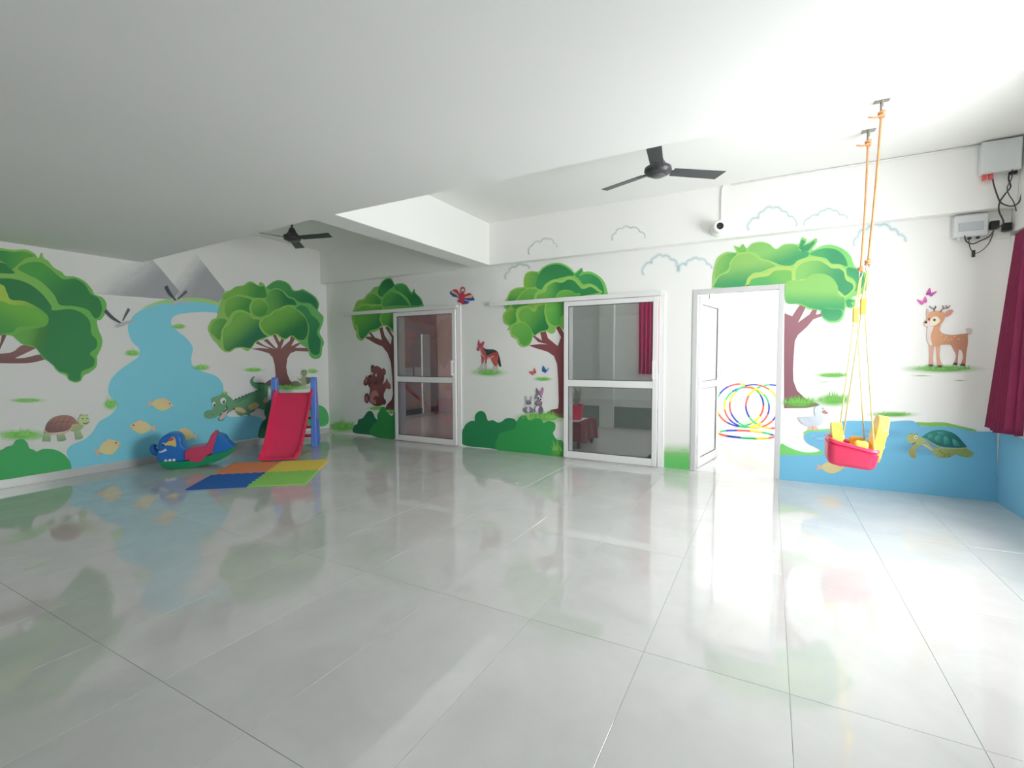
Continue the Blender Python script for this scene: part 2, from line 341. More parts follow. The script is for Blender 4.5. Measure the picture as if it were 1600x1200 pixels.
h = MB().tube([(LW-.04, -.02, 1.15), (LW-.04, -.06, 1.15), (LW-.04, -.06, 1.33), (LW-.04, -.02, 1.33)], .009, 8); h.build('handle', M_DOORW, lf, smooth=True)
for z in (.35, 1.1, 1.85): MB().lathe([(.011, z-.05), (.011, z+.05)], 12).build('hinge', M_FRAMEG, lf)
# ------------------------------------------------------------------ mural (flat paint, traced on the wall planes)
PLANES = {'L': (0, XL, (1, 0, 0)), 'B': (1, D, (0, -1, 0)), 'R': (0, XR, (-1, 0, 0)), 'BEAM': (1, BEAMY, (0, -1, 0))}
PARENT = {'L': wall_left, 'B': wall_back, 'R': wall_right, 'BEAM': beam_back}
class Paint:
    def __init__(s, plane, frame=(0, 0, 1), gain=1.35, base=.001):
        s.ax, s.val, s.nrm = PLANES[plane]; s.plane = plane; s.fr = frame; s.gain = gain; s.off = base
        s.v = []; s.f = []; s.ca = []; s.cb = []; s.uv = []
    def px(s, p): ox, oy, k = s.fr; return ox+p[0]/k, oy+p[1]/k
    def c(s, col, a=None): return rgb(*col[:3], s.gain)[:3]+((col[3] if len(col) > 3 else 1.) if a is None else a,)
    def poly(s, pts, ca, cb=None, g=None, smooth=True, k=5, rad=None):
        """g=((x,y),(x,y)): colour runs ca->cb between the two points; rad=(cx,cy,rx,ry): radial"""
        P = smooth_pts(pts, k) if smooth and len(pts) > 3 else list(pts)
        s.off += .00022
        cb = ca if cb is None else cb; A, B = s.c(ca), s.c(cb); o = len(s.v)
        for p in P:
            x, y = s.px(p); q = on(x, y, s.ax, s.val); q = q+Vector(s.nrm)*s.off
            s.v.append(tuple(q)); s.ca.append(A); s.cb.append(B)
            if rad: s.uv.append(((p[0]-rad[0])/rad[2], (p[1]-rad[1])/rad[3], 1))
            elif g:
                (x0, y0), (x1, y1) = g; dx, dy = x1-x0, y1-y0
                s.uv.append((((p[0]-x0)*dx+(p[1]-y0)*dy)/(dx*dx+dy*dy), 0, 0))
            else: s.uv.append((0, 0, 0))
        for t in tessellate_polygon([[Vector((p[0], p[1], 0)) for p in P]]): s.f.append(tuple(i+o for i in t))
        return s
    def ell(s, cx, cy, rx, ry, ca, cb=None, rot=0, n=24, fade=False, g=None):
        c, d = math.cos(math.radians(rot)), math.sin(math.radians(rot))
        pts = [(cx+rx*math.cos(t)*c-ry*math.sin(t)*d, cy+rx*math.cos(t)*d+ry*math.sin(t)*c) for t in [2*math.pi*i/n for i in range(n)]]
        if fade: return s.poly(pts, tuple(ca[:3])+(fade if fade is not True else .9,), tuple((cb or ca)[:3])+(0.,), smooth=False, rad=(cx, cy, rx, ry))
        return s.poly(pts, ca, cb, g, smooth=False)
    def stroke(s, pts, wd, col, smooth=True, cb=None):
        P = smooth_pts(pts, 5 if len(pts) < 20 else 2, False) if smooth and len(pts) > 2 else list(pts); n = len(P); L = []; R = []
        W = wd if isinstance(wd, (list, tuple)) else [wd]*2
        for i, p in enumerate(P):
            q0, q1 = P[max(i-1, 0)], P[min(i+1, n-1)]; dx, dy = q1[0]-q0[0], q1[1]-q0[1]; l = math.hypot(dx, dy) or 1
            t = i/(n-1)*(len(W)-1); j = min(int(t), len(W)-2); ww = (W[j]+(W[j+1]-W[j])*(t-j))/2
            L.append((p[0]-dy/l*ww, p[1]+dx/l*ww)); R.append((p[0]+dy/l*ww, p[1]-dx/l*ww))
        for i in range(n-1): s.poly([L[i], L[i+1], R[i+1], R[i]], col, smooth=False); s.off -= .00022
        s.off += .00022
        return s
    def lobe(s, pts, rim, c1, c2, g, inset=16, shift=(0, 0)):
        s.poly(pts, rim)
        P = smooth_pts(pts, 5); n = len(P)
        ar = sum(P[i][0]*P[(i+1) % n][1]-P[(i+1) % n][0]*P[i][1] for i in range(n)); sg = 1 if ar > 0 else -1
        Q = []
        for i in range(n):
            a, b = P[i-2], P[(i+2) % n]; dx, dy = b[0]-a[0], b[1]-a[1]; l = math.hypot(dx, dy) or 1
            Q.append((P[i][0]-sg*dy/l*inset+shift[0], P[i][1]+sg*dx/l*inset+shift[1]))
        return s.poly(Q, c1, c2, g, smooth=False)
    def grass(s, cx, cy, rx, ry, col=(130, 205, 95), blades=14, up=1., fade=.85):
        s.ell(cx, cy, rx*1.35, ry*1.35, col, fade=fade); s.ell(cx, cy, rx*.8, ry*.75, (124, 196, 92), fade=.7)
        rnd = random.Random(int(cx*7+cy))
        for i in range(blades):
            x = cx+rx*.75*(rnd.random()*2-1); h = ry*(.9+1.1*rnd.random())*up*(1-.5*abs(x-cx)/rx); b = ry*.12+rx*.012; l = (rnd.random()-.5)*ry*.9
            s.poly([(x-b, cy+ry*.1), (x+b, cy+ry*.1), (x+l, cy-h)], (134, 200, 104, .75), smooth=False); s.off -= .00018
        return s
    def build(s, name, label=None, parent=None, kind=None):
        me = bpy.data.meshes.new(name); me.from_pydata(s.v, [], s.f)
        for k, d, t in (('ca', s.ca, 'FLOAT_COLOR'), ('cb', s.cb, 'FLOAT_COLOR')):
            a = me.attributes.new(k, t, 'POINT'); a.data.foreach_set('color', [x for c in d for x in c])
        a = me.attributes.new('uvm', 'FLOAT_VECTOR', 'POINT'); a.data.foreach_set('vector', [x for c in s.uv for x in c])
        bm = bmesh.new(); bm.from_mesh(me); N = Vector(s.nrm); bm.normal_update()
        bmesh.ops.reverse_faces(bm, faces=[f for f in bm.faces if f.normal.dot(N) < 0]); bm.to_mesh(me); bm.free()
        me.materials.append(M_PAINT)
        o = bpy.data.objects.new(name, me); COL.objects.link(o); o.parent = parent or PARENT[s.plane]
        return tag(o, label=label, kind=kind)
GL = 1.5
Z1 = (0, 360, 4); Z2 = (0, 560, 4); Z3 = (220, 560, 4.706); Z4 = (300, 420, 6.154); Z5 = (500, 420, 6.154); Z6 = (500, 560, 6.154); Z7 = (700, 400, 6.154); Z8 = (700, 560, 6.154)
ZT = (1100, 360, 5.333); ZS = (1200, 560, 4); ZD = (1240, 620, 8.889); ZR = (1380, 430, 6.314); ZC_ = (300, 580, 11.43); ZST = (1400, 640, 11.43); ZO = (60, 620, 10)
ZB_ = (560, 560, 12); ZRB = (810, 560, 13.333); ZJ = (730, 520, 17.143)
# ---- left wall
p = Paint('L', Z1, GL, .0006)
p.poly([(905, 132), (1000, 235), (1125, 385), (1065, 432), (850, 415), (600, 397), (520, 385), (700, 250)], (150, 152, 156, .95), (190, 193, 196, 0), ((850, 467), (692, 228)), smooth=False)
p.build('painted_mountain', 'grey painted mountain peak beside the river head')
p = Paint('L', Z1, GL, .0014)
p.poly([(1222, 143), (1405, 375), (1370, 450), (1180, 437), (1090, 428), (1030, 400)], (150, 152, 156, .95), (190, 193, 196, 0), ((1262, 373), (1104, 254)), smooth=False)
p.build('painted_mountain', 'grey painted mountain peak beside the tree behind the slide')
p = Paint('L', Z1, GL, .002)
RIV = [(1400, 482), (1280, 452), (1180, 445), (1080, 450), (980, 465), (900, 490), (838, 528), (802, 585), (803, 640), (825, 695), (872, 745), (862, 790), (800, 835), (740, 880), (692, 935), (675, 1000), (690, 1040), (728, 1080), (720, 1120), (680, 1160), (625, 1190), (602, 1220), (570, 1270), (520, 1310), (450, 1340), (415, 1380), (432, 1440), (440, 1500),
       (441, 1525), (620, 1480), (900, 1420), (1200, 1365), (1420, 1325), (1660, 1285), (1680, 1250), (1640, 1180), (1560, 1156), (1440, 1165), (1380, 1120), (1385, 1060), (1397, 990), (1380, 940), (1340, 905), (1260, 880), (1205, 845), (1195, 795), (1205, 735), (1170, 680), (1110, 630), (1075, 592), (1070, 560), (1100, 530), (1180, 515), (1290, 510), (1400, 516)]
p.stroke([(885, 488), (980, 455), (1080, 440), (1180, 435), (1290, 441), (1400, 470)], [4, 26, 30, 18], (150, 190, 120), smooth=True)
p.poly(RIV, (116, 188, 222), k=4)
p.build('painted_river', 'light blue painted river winding down from the mountains')
def fish(plane, fr, gain, x, y, rx, ry, rot, face, lab, base=.006):
    p = Paint(plane, fr, gain, base)
    c, d = math.cos(math.radians(rot)), math.sin(math.radians(rot))
    def T(u, v): u *= face; return (x+(u*rx)*c-(v*ry)*d, y+(u*rx)*d+(v*ry)*c)
    B = (205, 192, 140); E_ = (214, 182, 140)
    p.poly([T(-.75, -.1), T(-1.35, -.55), T(-1.25, 0), T(-1.4, .5), T(-.75, .12)], (206, 170, 148), smooth=False)
    p.poly([T(-.95, 0), T(-.6, -.7), T(0, -1), T(.55, -.75), T(1.05, .02), T(.95, .3), T(.5, .7), T(.1, 1), T(-.45, .8)], B, E_, (T(-.2, .2), T(.3, -.9)))
    p.poly([T(-.3, -.85), T(.2, -1.12), T(.4, -.85)], E_, smooth=False)
    q = T(.7, -.22); p.ell(q[0], q[1], rx*.07, ry*.1, (60, 60, 60)); q = T(.95, .2); p.stroke([T(.98, .22), T(.8, .25)], ry*.05, (150, 110, 90))
    p.build('painted_fish', lab)
fish('L', Z2, GL, 1012, 288, 66, 38, 4, 1, 'pale yellow painted fish swimming highest in the river')
fish('L', Z2, GL, 880, 430, 68, 40, 5, -1, 'pale yellow painted fish in the middle of the river')
fish('L', Z2, GL, 682, 555, 70, 46, -22, 1, 'pale yellow painted fish beside the large green bush')
fish('L', Z2, GL, 1155, 474, 56, 38, 12, -1, 'pale yellow painted fish above the elephant rocker')
# cropped tree
p = Paint('L', Z1, GL, .003)
BR = (112, 76, 74)
p.poly([(-360, 800), (-120, 775), (60, 765), (130, 722), (200, 706), (232, 728), (150, 772), (96, 798), (160, 795), (250, 776), (290, 800), (200, 826), (100, 831), (-60, 832), (-180, 860), (-230, 1000), (-235, 1150), (-200, 1260), (-470, 1290), (-440, 1200), (-430, 1000)], BR, (124, 88, 84), ((0, 830), (0, 740)))
p.poly([(-80, 800), (-10, 740), (15, 640), (40, 650), (10, 720), (-30, 800)], BR)
tr = p.build('painted_tree', 'large dark green painted tree above the tortoise')
p = Paint('L', Z1, GL, .0045)
RIMA = (98, 165, 78)
OUT = [(-420, 560), (-440, 330), (-330, 170), (-150, 95), (0, 110), (80, 122), (160, 120), (215, 145), (240, 175), (260, 140), (275, 175), (300, 190), (335, 232), (385, 260), (410, 285), (470, 290), (530, 320), (575, 370), (590, 400), (640, 420), (665, 462), (655, 520), (630, 558), (605, 566), (615, 620), (636, 672), (636, 720), (612, 775), (605, 790), (602, 850), (560, 888), (522, 908), (505, 940), (470, 951), (430, 936), (410, 905), (370, 890), (340, 860), (330, 830), (270, 800), (220, 735), (140, 712), (80, 662), (0, 652), (-200, 660), (-380, 640)]
p.poly(OUT, RIMA, (120, 172, 80), ((600, 500), (0, 150)))
p.poly([(-200, 130), (0, 126), (80, 136), (150, 133), (215, 160), (160, 175), (110, 215), (60, 245), (0, 190), (-200, 180)], (56, 134, 68), (84, 152, 62), ((0, 160), (180, 150)))
p.poly([(110, 238), (170, 203), (250, 200), (310, 238), (370, 290), (400, 306), (470, 303), (530, 340), (565, 395), (615, 425), (636, 480), (622, 536), (590, 548), (545, 495), (450, 472), (372, 465), (335, 400), (255, 320), (170, 275)], (44, 118, 64), (70, 146, 66), ((420, 420), (250, 210)))
p.poly([(-200, 200), (0, 200), (55, 235), (90, 268), (0, 268), (-200, 260)], (44, 118, 64))
p.poly([(-200, 300), (0, 300), (90, 305), (180, 335), (260, 395), (318, 470), (330, 500), (440, 492), (520, 522), (562, 575), (570, 645), (602, 685), (602, 730), (560, 770), (588, 802), (580, 850), (510, 882), (500, 932), (470, 941), (430, 928), (420, 895), (370, 880), (340, 850), (270, 790), (210, 722), (120, 680), (60, 650), (-200, 650)], (44, 122, 68), (38, 112, 62), ((500, 800), (150, 350)))
p.poly([(80, 655), (120, 622), (210, 610), (300, 590), (330, 620), (330, 720), (290, 790), (210, 722), (140, 708)], (96, 160, 72, 0.), (96, 160, 72, .9), ((330, 700), (150, 650)))
p.poly([(-200, 330), (0, 336), (40, 385), (66, 432), (150, 442), (235, 482), (297, 535), (292, 590), (230, 612), (120, 632), (85, 655), (0, 652), (-200, 655)], (150, 180, 72), (96, 160, 66), ((60, 400), (200, 560)))
p.poly([(-200, 420), (0, 440), (70, 465), (150, 470), (230, 505), (270, 550), (240, 588), (110, 605), (60, 640), (-200, 640)], (100, 165, 60), (66, 140, 62), ((120, 480), (60, 640)))
p.build('foliage', None, tr)
# tree behind the slide
p = Paint('L', Z4, GL, .003)
p.poly([(560, 768), (650, 762), (742, 768), (612, 718), (628, 694), (700, 740), (792, 770), (688, 690), (720, 672), (812, 768), (826, 742), (770, 630), (800, 622), (842, 708), (858, 672), (890, 672), (852, 770), (940, 690), (950, 640), (990, 672), (952, 745), (1015, 715), (1055, 710), (988, 760), (1118, 762), (1120, 796), (1000, 790), (945, 812), (916, 860), (905, 940), (915, 1010), (940, 1070), (990, 1120), (720, 1135), (698, 1102), (740, 1070), (790, 1052), (803, 1030), (795, 930), (775, 852), (738, 812), (650, 786)], (112, 78, 80), (124, 86, 84), ((800, 1100), (870, 780)), smooth=False)
tr = p.build('painted_tree', 'bright green painted tree behind the play slide')
p = Paint('L', Z4, GL, .0045)
p.poly([(150, 580), (160, 540), (190, 490), (232, 470), (245, 420), (265, 350), (280, 285), (310, 225), (370, 205), (420, 170), (490, 160), (540, 125), (590, 130), (635, 160), (652, 128), (690, 145), (715, 180), (760, 135), (820, 110), (890, 120), (940, 155), (975, 205), (1030, 205), (1062, 195), (1130, 230), (1190, 275), (1222, 340), (1210, 400), (1262, 462), (1250, 540), (1225, 612), (1260, 680), (1265, 730), (1240, 770), (1246, 820), (1220, 860), (1170, 866), (1130, 832), (1110, 770), (1050, 730), (1020, 700), (950, 650), (900, 682), (850, 670), (800, 630), (730, 650), (690, 680), (620, 700), (570, 760), (530, 792), (470, 762), (420, 760), (380, 795), (320, 802), (270, 762), (240, 720), (200, 680), (170, 630)], (130, 172, 92), (92, 158, 92), ((250, 500), (1200, 500)))
LG, MG, DG = (108, 162, 76), (78, 142, 70), (46, 108, 66)
p.poly([(175, 600), (200, 520), (260, 480), (330, 495), (300, 560), (275, 650), (265, 690), (215, 650)], (100, 156, 76), (78, 140, 72), ((190, 560), (290, 600)))
p.lobe([(372, 212), (420, 175), (490, 165), (545, 130), (590, 135), (650, 165), (690, 160), (712, 200), (715, 280), (600, 285), (520, 262), (430, 250), (320, 300), (300, 260)], (112, 164, 78), LG, (64, 130, 66), ((450, 200), (640, 260)), 8)
p.lobe([(715, 185), (760, 140), (820, 114), (890, 124), (940, 160), (975, 210), (1060, 205), (1130, 235), (1188, 280), (1215, 340), (1200, 400), (1130, 340), (1040, 330), (900, 260), (820, 230)], (84, 150, 82), (70, 138, 78), (42, 108, 72), ((800, 130), (1150, 330)), 10)
p.lobe([(300, 380), (335, 290), (430, 255), (520, 270), (590, 300), (560, 360), (565, 440), (480, 405), (400, 420), (350, 480), (310, 440)], (124, 172, 86), LG, (66, 132, 66), ((360, 300), (500, 410)), 12)
p.lobe([(700, 300), (735, 215), (800, 185), (870, 205), (925, 262), (990, 290), (1015, 360), (930, 360), (860, 380), (780, 420), (720, 460), (650, 450)], (104, 162, 86), (92, 152, 76), (46, 110, 66), ((730, 300), (920, 280)), 14)
p.ell(640, 370, 92, 92, (124, 174, 88)); p.ell(646, 378, 80, 82, LG, (70, 134, 66), g=((600, 330), (670, 450)))
p.lobe([(990, 390), (1050, 345), (1120, 370), (1165, 440), (1220, 490), (1246, 545), (1218, 620), (1252, 690), (1250, 760), (1236, 830), (1180, 845), (1130, 800), (1110, 700), (1120, 560), (1060, 440)], (92, 158, 92), (58, 126, 78), (42, 110, 72), ((1080, 400), (1200, 700)), 12, (-8, -6))
p.lobe([(278, 620), (300, 560), (350, 520), (385, 440), (450, 405), (530, 418), (585, 468), (650, 480), (655, 560), (700, 620), (745, 648), (620, 702), (560, 772), (480, 762), (410, 770), (350, 802), (290, 770)], (128, 176, 88), LG, (42, 104, 76), ((400, 520), (560, 700)), 13, (4, 2))
p.lobe([(640, 530), (690, 465), (745, 440), (785, 400), (850, 385), (905, 350), (965, 362), (1020, 400), (1090, 470), (1115, 560), (1105, 650), (1065, 695), (1005, 690), (950, 650), (900, 680), (850, 668), (800, 632), (745, 650), (680, 610)], (134, 176, 84), (102, 160, 72), (44, 108, 64), ((820, 440), (950, 640)), 10, (6, 0))
p.build('foliage', None, tr)
# bushes on the left wall
p = Paint('L', Z2, GL, .0075)
p.poly([(-260, 600), (-120, 560), (0, 572), (40, 552), (78, 542), (98, 512), (140, 504), (170, 528), (182, 560), (212, 572), (228, 582), (270, 566), (340, 570), (400, 600), (438, 650), (446, 700), (444, 722), (200, 775), (0, 815), (-260, 870)], (62, 158, 92))
p.build('painted_bush', 'large green painted bush under the tortoise')
p = Paint('L', Z3, GL, .0075)
p.poly([(872, 585), (866, 530), (890, 470), (918, 440), (906, 400), (922, 335), (960, 298), (1000, 295), (1060, 330), (1120, 400), (1120, 520), (1000, 566)], (44, 104, 76))
p.build('painted_bush', 'dark green painted bush beside the slide chute')
p = Paint('L', Z3, GL, .0078)
p.poly([(1120, 400), (1180, 360), (1260, 340), (1330, 350), (1368, 388), (1381, 450), (1362, 490), (1310, 502), (1200, 520), (1120, 530)], (76, 160, 100))
p.build('painted_bush', 'mid green painted bush behind the slide ladder')
# tortoise
p = Paint('L', ZO, GL, .0095)
TG = (150, 172, 132)
for q in ([(92, 560), (185, 585), (190, 700), (60, 694)], [(290, 595), (400, 580), (435, 672), (352, 696), (300, 690)], [(560, 560), (650, 530), (702, 640), (640, 668), (580, 665)]): p.poly(q, TG, (126, 152, 120), ((0, 560), (0, 690)), smooth=False)
p.poly([(500, 520), (530, 440), (610, 385), (620, 330), (700, 440), (660, 515), (580, 545)], (150, 168, 120))
p.ell(708, 365, 88, 84, (176, 192, 142)); p.ell(672, 302, 30, 26, (176, 192, 142)); p.ell(745, 302, 28, 26, (176, 192, 142))
p.stroke([(645, 290), (672, 280), (700, 292)], 10, (110, 118, 90)); p.stroke([(722, 290), (748, 280), (770, 292)], 10, (110, 118, 90)); p.ell(685, 340, 10, 12, (70, 80, 60)); p.ell(752, 338, 9, 11, (70, 80, 60)); p.stroke([(690, 405), (730, 418), (780, 395)], 12, (80, 70, 62))
p.poly([(105, 530), (112, 460), (160, 380), (250, 312), (380, 285), (500, 300), (570, 350), (612, 425), (530, 432), (500, 485), (420, 532), (280, 556), (160, 556)], (150, 112, 102), (116, 84, 82), ((350, 330), (300, 560)))
for q in ([(150, 540), (170, 440), (250, 350)], [(240, 550), (250, 440), (330, 320)], [(340, 545), (350, 430), (420, 310)], [(430, 520), (440, 420), (500, 330)], [(160, 430), (300, 390), (440, 390), (560, 400)]): p.stroke(q, 9, (116, 84, 82))
p.stroke([(95, 535), (180, 575), (300, 582), (420, 556), (500, 495), (535, 440), (612, 432)], 20, (198, 164, 140))
p.build('painted_tortoise', 'painted tortoise with a brown shell beside the river')
# birds
for pts, lab in (([(1035, 348), (1060, 395), (1098, 438), (1110, 430), (1165, 380), (1190, 446)], 'dark winged painted bird flying over the river head'), ([(655, 500), (700, 545), (752, 578), (765, 565), (805, 490), (845, 562)], 'dark winged painted bird flying beside the dark green tree')):
    p = Paint('L', Z1, GL, .0085); a = pts
    p.poly([(a[2][0]-35, a[2][1]+18), (a[2][0]+20, a[2][1]-6), (a[5][0], a[5][1]-6), (a[5][0]-20, a[5][1]+8), (a[2][0]+30, a[2][1]+14), (a[2][0]-20, a[2][1]+30)], (168, 172, 174))
    p.stroke(a[:3], [22, 20, 8], (70, 76, 84)); p.stroke([a[4], a[3]], [18, 8], (84, 90, 98)); p.build('painted_bird', lab)
# crocodile
p = Paint('L', ZC_, GL, .0095); G1, G2 = (104, 152, 116), (80, 130, 94)
p.poly([(1300, 660), (1190, 650), (1180, 560), (1260, 470), (1340, 480)], (76, 118, 88))
p.poly([(205, 775), (225, 725), (290, 695), (350, 690), (370, 640), (345, 560), (340, 490), (400, 455), (470, 430), (540, 412), (620, 425), (690, 470), (730, 515), (800, 500), (900, 455), (1000, 400), (1110, 360), (1170, 330), (1120, 300), (1060, 250), (1035, 190), (1050, 130), (1090, 95), (1115, 100), (1085, 150), (1110, 200), (1170, 215), (1250, 210), (1310, 235), (1350, 290), (1350, 400), (1330, 500), (1290, 600), (1295, 690), (1180, 660), (1130, 680), (1100, 720), (1040, 745), (1020, 800), (930, 780), (880, 800), (830, 790), (770, 720), (740, 690), (650, 740), (600, 800), (560, 870), (500, 890), (455, 870), (475, 800), (400, 830), (300, 848), (235, 830)], G1, G2, ((400, 500), (1200, 400)), k=4)
for i in range(8):
    x = 770+i*60; y = 520-i*24; p.poly([(x-32, y+8), (x+32, y-14), (x+6, y-40)], (46, 82, 62), smooth=False)
p.stroke([(790, 560), (900, 500), (1000, 450), (1150, 400)], 12, (62, 104, 76)); p.stroke([(1110, 208), (1180, 216), (1260, 214), (1310, 240)], [18, 26, 20], (56, 96, 72))
p.poly([(770, 650), (870, 650), (950, 705), (940, 745), (860, 735), (765, 700)], (184, 172, 120), (196, 158, 128), ((780, 660), (930, 720)))
p.poly([(1000, 620), (1110, 555), (1190, 600), (1140, 660), (1040, 695)], (170, 158, 112)); p.poly([(1265, 520), (1330, 460), (1345, 520), (1290, 570)], (160, 150, 128))
p.poly([(480, 860), (500, 800), (560, 740), (620, 690), (600, 780), (545, 850)], (196, 170, 180)); p.stroke([(480, 790), (560, 725), (612, 680), (610, 610)], [8, 18, 16], (50, 60, 56))
for q in ([(520, 765), (535, 735), (560, 735)], [(585, 690), (590, 655), (605, 680)], [(440, 820), (460, 795), (478, 800)]): p.poly(q, (232, 236, 238), smooth=False)
p.ell(545, 528, 50, 56, (206, 216, 226), rot=10); p.ell(556, 545, 22, 28, (40, 62, 80)); p.ell(552, 532, 7, 8, (230, 235, 240))
p.ell(380, 588, 30, 44, (206, 216, 226)); p.ell(390, 605, 15, 22, (40, 62, 80))
p.ell(815, 800, 32, 12, (214, 218, 220)); p.ell(950, 790, 30, 11, (214, 218, 220)); p.ell(740, 670, 18, 22, (62, 104, 76)); p.stroke([(360, 780), (355, 760)], 14, (62, 104, 76))
p.build('painted_crocodile', 'smiling green painted crocodile with a curled tail')
# small reptile
p = Paint('L', Z4, GL, .0095); p.poly([(945, 1110), (970, 1082), (1010, 1080), (1045, 1108), (1040, 1128), (960, 1128)], (108, 112, 92)); p.poly([(1010, 1030), (1022, 1060), (1048, 1050), (1060, 1030), (1095, 1035), (1110, 1070), (1095, 1118), (1050, 1120), (1045, 1080), (1015, 1070)], (146, 152, 122)); p.poly([(1090, 1050), (1130, 1045), (1140, 1080), (1105, 1110)], (92, 104, 86)); p.ell(1074, 1000, 30, 34, (138, 148, 120)); p.ell(1064, 990, 5, 6, (50, 50, 45)); p.ell(1086, 990, 5, 6, (50, 50, 45)); p.stroke([(1062, 1015), (1076, 1020), (1090, 1013)], 4, (70, 70, 60))
p.build('painted_reptile', 'small olive painted reptile peeking over the slide')
for fr, x, y, rx, ry, lab in ((Z1, 165, 1062, 110, 14, 'soft green painted grass tuft under the large cropped tree'), (Z1, 1440, 868, 0, 0, None), (Z4, 590, 972, 105, 20, 'soft green painted grass tuft under the tree by the slide'), (Z4, 1155, 985, 55, 22, 'soft green painted grass tuft above the slide ladder'), (Z4, 900, 1140, 240, 26, 'painted grass strip at the tree root behind the slide'), (Z1, 825, 768, 50, 20, 'painted grass tuft on the river bank near the dark tree'), (Z1, 1115, 602, 45, 16, 'painted grass tuft at the inner bend of the river'), (Z1, 1255, 858, 55, 18, 'painted grass tuft on the bank towards the slide'), (Z1, 690, 1090, 45, 32, 'painted grass tuft above the tortoise head'), (Z2, 130, 480, 170, 34, 'painted grass strip behind the tortoise'), (Z1, 1400, 1020, 22, 12, None)):
    if not rx: continue
    p = Paint('L', fr, GL, .0068); p.grass(x, y, rx, ry, blades=16); p.build('painted_grass', lab or 'painted grass at the crocodile head')
# ---- back wall
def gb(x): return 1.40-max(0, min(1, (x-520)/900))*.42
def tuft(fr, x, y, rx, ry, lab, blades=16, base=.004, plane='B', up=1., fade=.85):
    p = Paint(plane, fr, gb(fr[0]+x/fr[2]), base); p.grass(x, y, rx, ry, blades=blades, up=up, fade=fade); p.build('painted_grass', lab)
# tree at door 1
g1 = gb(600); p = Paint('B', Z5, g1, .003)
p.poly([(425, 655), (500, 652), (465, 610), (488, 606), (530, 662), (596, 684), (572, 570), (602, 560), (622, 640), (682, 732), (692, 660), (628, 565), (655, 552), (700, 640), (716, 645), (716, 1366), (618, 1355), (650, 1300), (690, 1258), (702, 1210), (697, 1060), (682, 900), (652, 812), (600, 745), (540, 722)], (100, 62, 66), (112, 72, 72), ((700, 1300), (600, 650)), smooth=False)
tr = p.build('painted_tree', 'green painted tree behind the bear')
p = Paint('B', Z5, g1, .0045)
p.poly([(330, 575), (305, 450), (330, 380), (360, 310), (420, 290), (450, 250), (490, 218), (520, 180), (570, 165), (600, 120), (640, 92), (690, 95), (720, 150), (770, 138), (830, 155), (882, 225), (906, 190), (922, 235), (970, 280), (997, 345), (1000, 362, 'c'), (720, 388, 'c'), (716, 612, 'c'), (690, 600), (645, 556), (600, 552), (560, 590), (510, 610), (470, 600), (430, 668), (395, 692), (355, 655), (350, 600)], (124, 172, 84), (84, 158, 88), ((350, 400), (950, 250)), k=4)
p.poly([(572, 180), (605, 130), (645, 102), (685, 104), (715, 160), (660, 205), (600, 270), (560, 240)], (40, 112, 66), (54, 130, 70), ((660, 150), (590, 240)))
p.poly([(722, 165), (775, 150), (825, 168), (878, 240), (905, 225), (960, 285), (980, 345), (870, 350), (850, 290), (790, 240), (730, 205)], (40, 112, 66), (64, 140, 76), ((900, 300), (740, 180)))
p.lobe([(420, 300), (450, 255), (520, 230), (575, 265), (600, 300), (590, 350), (500, 350), (430, 345), (360, 330)], (126, 174, 84), (104, 160, 72), (60, 132, 66), ((450, 260), (560, 330)), 12)
p.lobe([(595, 290), (640, 225), (715, 205), (780, 230), (845, 290), (870, 355), (740, 360), (600, 365)], (96, 164, 84), (78, 148, 74), (48, 118, 68), ((640, 240), (760, 330)), 16, (0, 8))
p.lobe([(315, 450), (335, 390), (400, 350), (450, 340), (500, 355), (530, 345), (600, 350), (600, 420), (580, 480), (600, 545), (545, 590), (490, 605), (440, 660), (395, 685), (362, 645), (350, 560), (325, 540)], (130, 178, 86), (100, 164, 72), (48, 118, 74), ((400, 430), (540, 590)), 13, (6, 0))
p.lobe([(578, 480), (600, 420), (660, 370), (716, 390), (716, 600), (690, 590), (640, 550), (600, 540)], (122, 174, 84), (100, 166, 72), (46, 118, 70), ((620, 420), (700, 590)), 10, (6, 0))
p.build('foliage', None, tr)
# bear
p = Paint('B', ZB_, g1, .007); B1, B2, B3 = (118, 74, 72), (92, 56, 58), (166, 108, 108)
p.ell(272, 175, 34, 56, B2); p.ell(482, 250, 38, 64, B2, rot=-8); p.ell(482, 252, 24, 44, (136, 88, 84), rot=-8)
p.poly([(155, 315), (178, 360), (230, 390), (290, 420), (300, 540), (210, 540), (185, 490), (140, 515), (105, 480), (108, 420), (140, 370)], B2); p.ell(152, 420, 24, 46, (146, 92, 90), rot=15)
p.poly([(540, 375), (560, 425), (606, 500), (600, 575), (560, 572), (530, 560), (490, 640), (420, 620), (420, 480), (470, 470), (510, 440)], B1); p.poly([(540, 430), (585, 500), (575, 545), (530, 520)], (140, 82, 84))
p.ell(165, 745, 46, 95, B2); p.ell(160, 755, 26, 60, (142, 92, 92)); p.ell(490, 815, 34, 56, B2)
p.poly([(230, 500), (330, 460), (460, 480), (490, 600), (482, 700), (490, 820), (440, 880), (340, 892), (265, 858), (215, 800), (212, 690), (225, 610)], B1, B2, ((330, 500), (430, 860)))
p.poly([(350, 140), (420, 175), (470, 240), (490, 340), (470, 450), (400, 500), (310, 490), (230, 430), (195, 350), (240, 290), (245, 200), (290, 160)], B1, (106, 66, 66), ((300, 200), (380, 480)))
p.poly([(330, 595), (375, 650), (385, 700), (320, 705), (290, 760), (290, 850), (235, 810), (225, 720), (260, 630)], B3); p.poly([(300, 770), (330, 790), (340, 850), (300, 850)], B3)
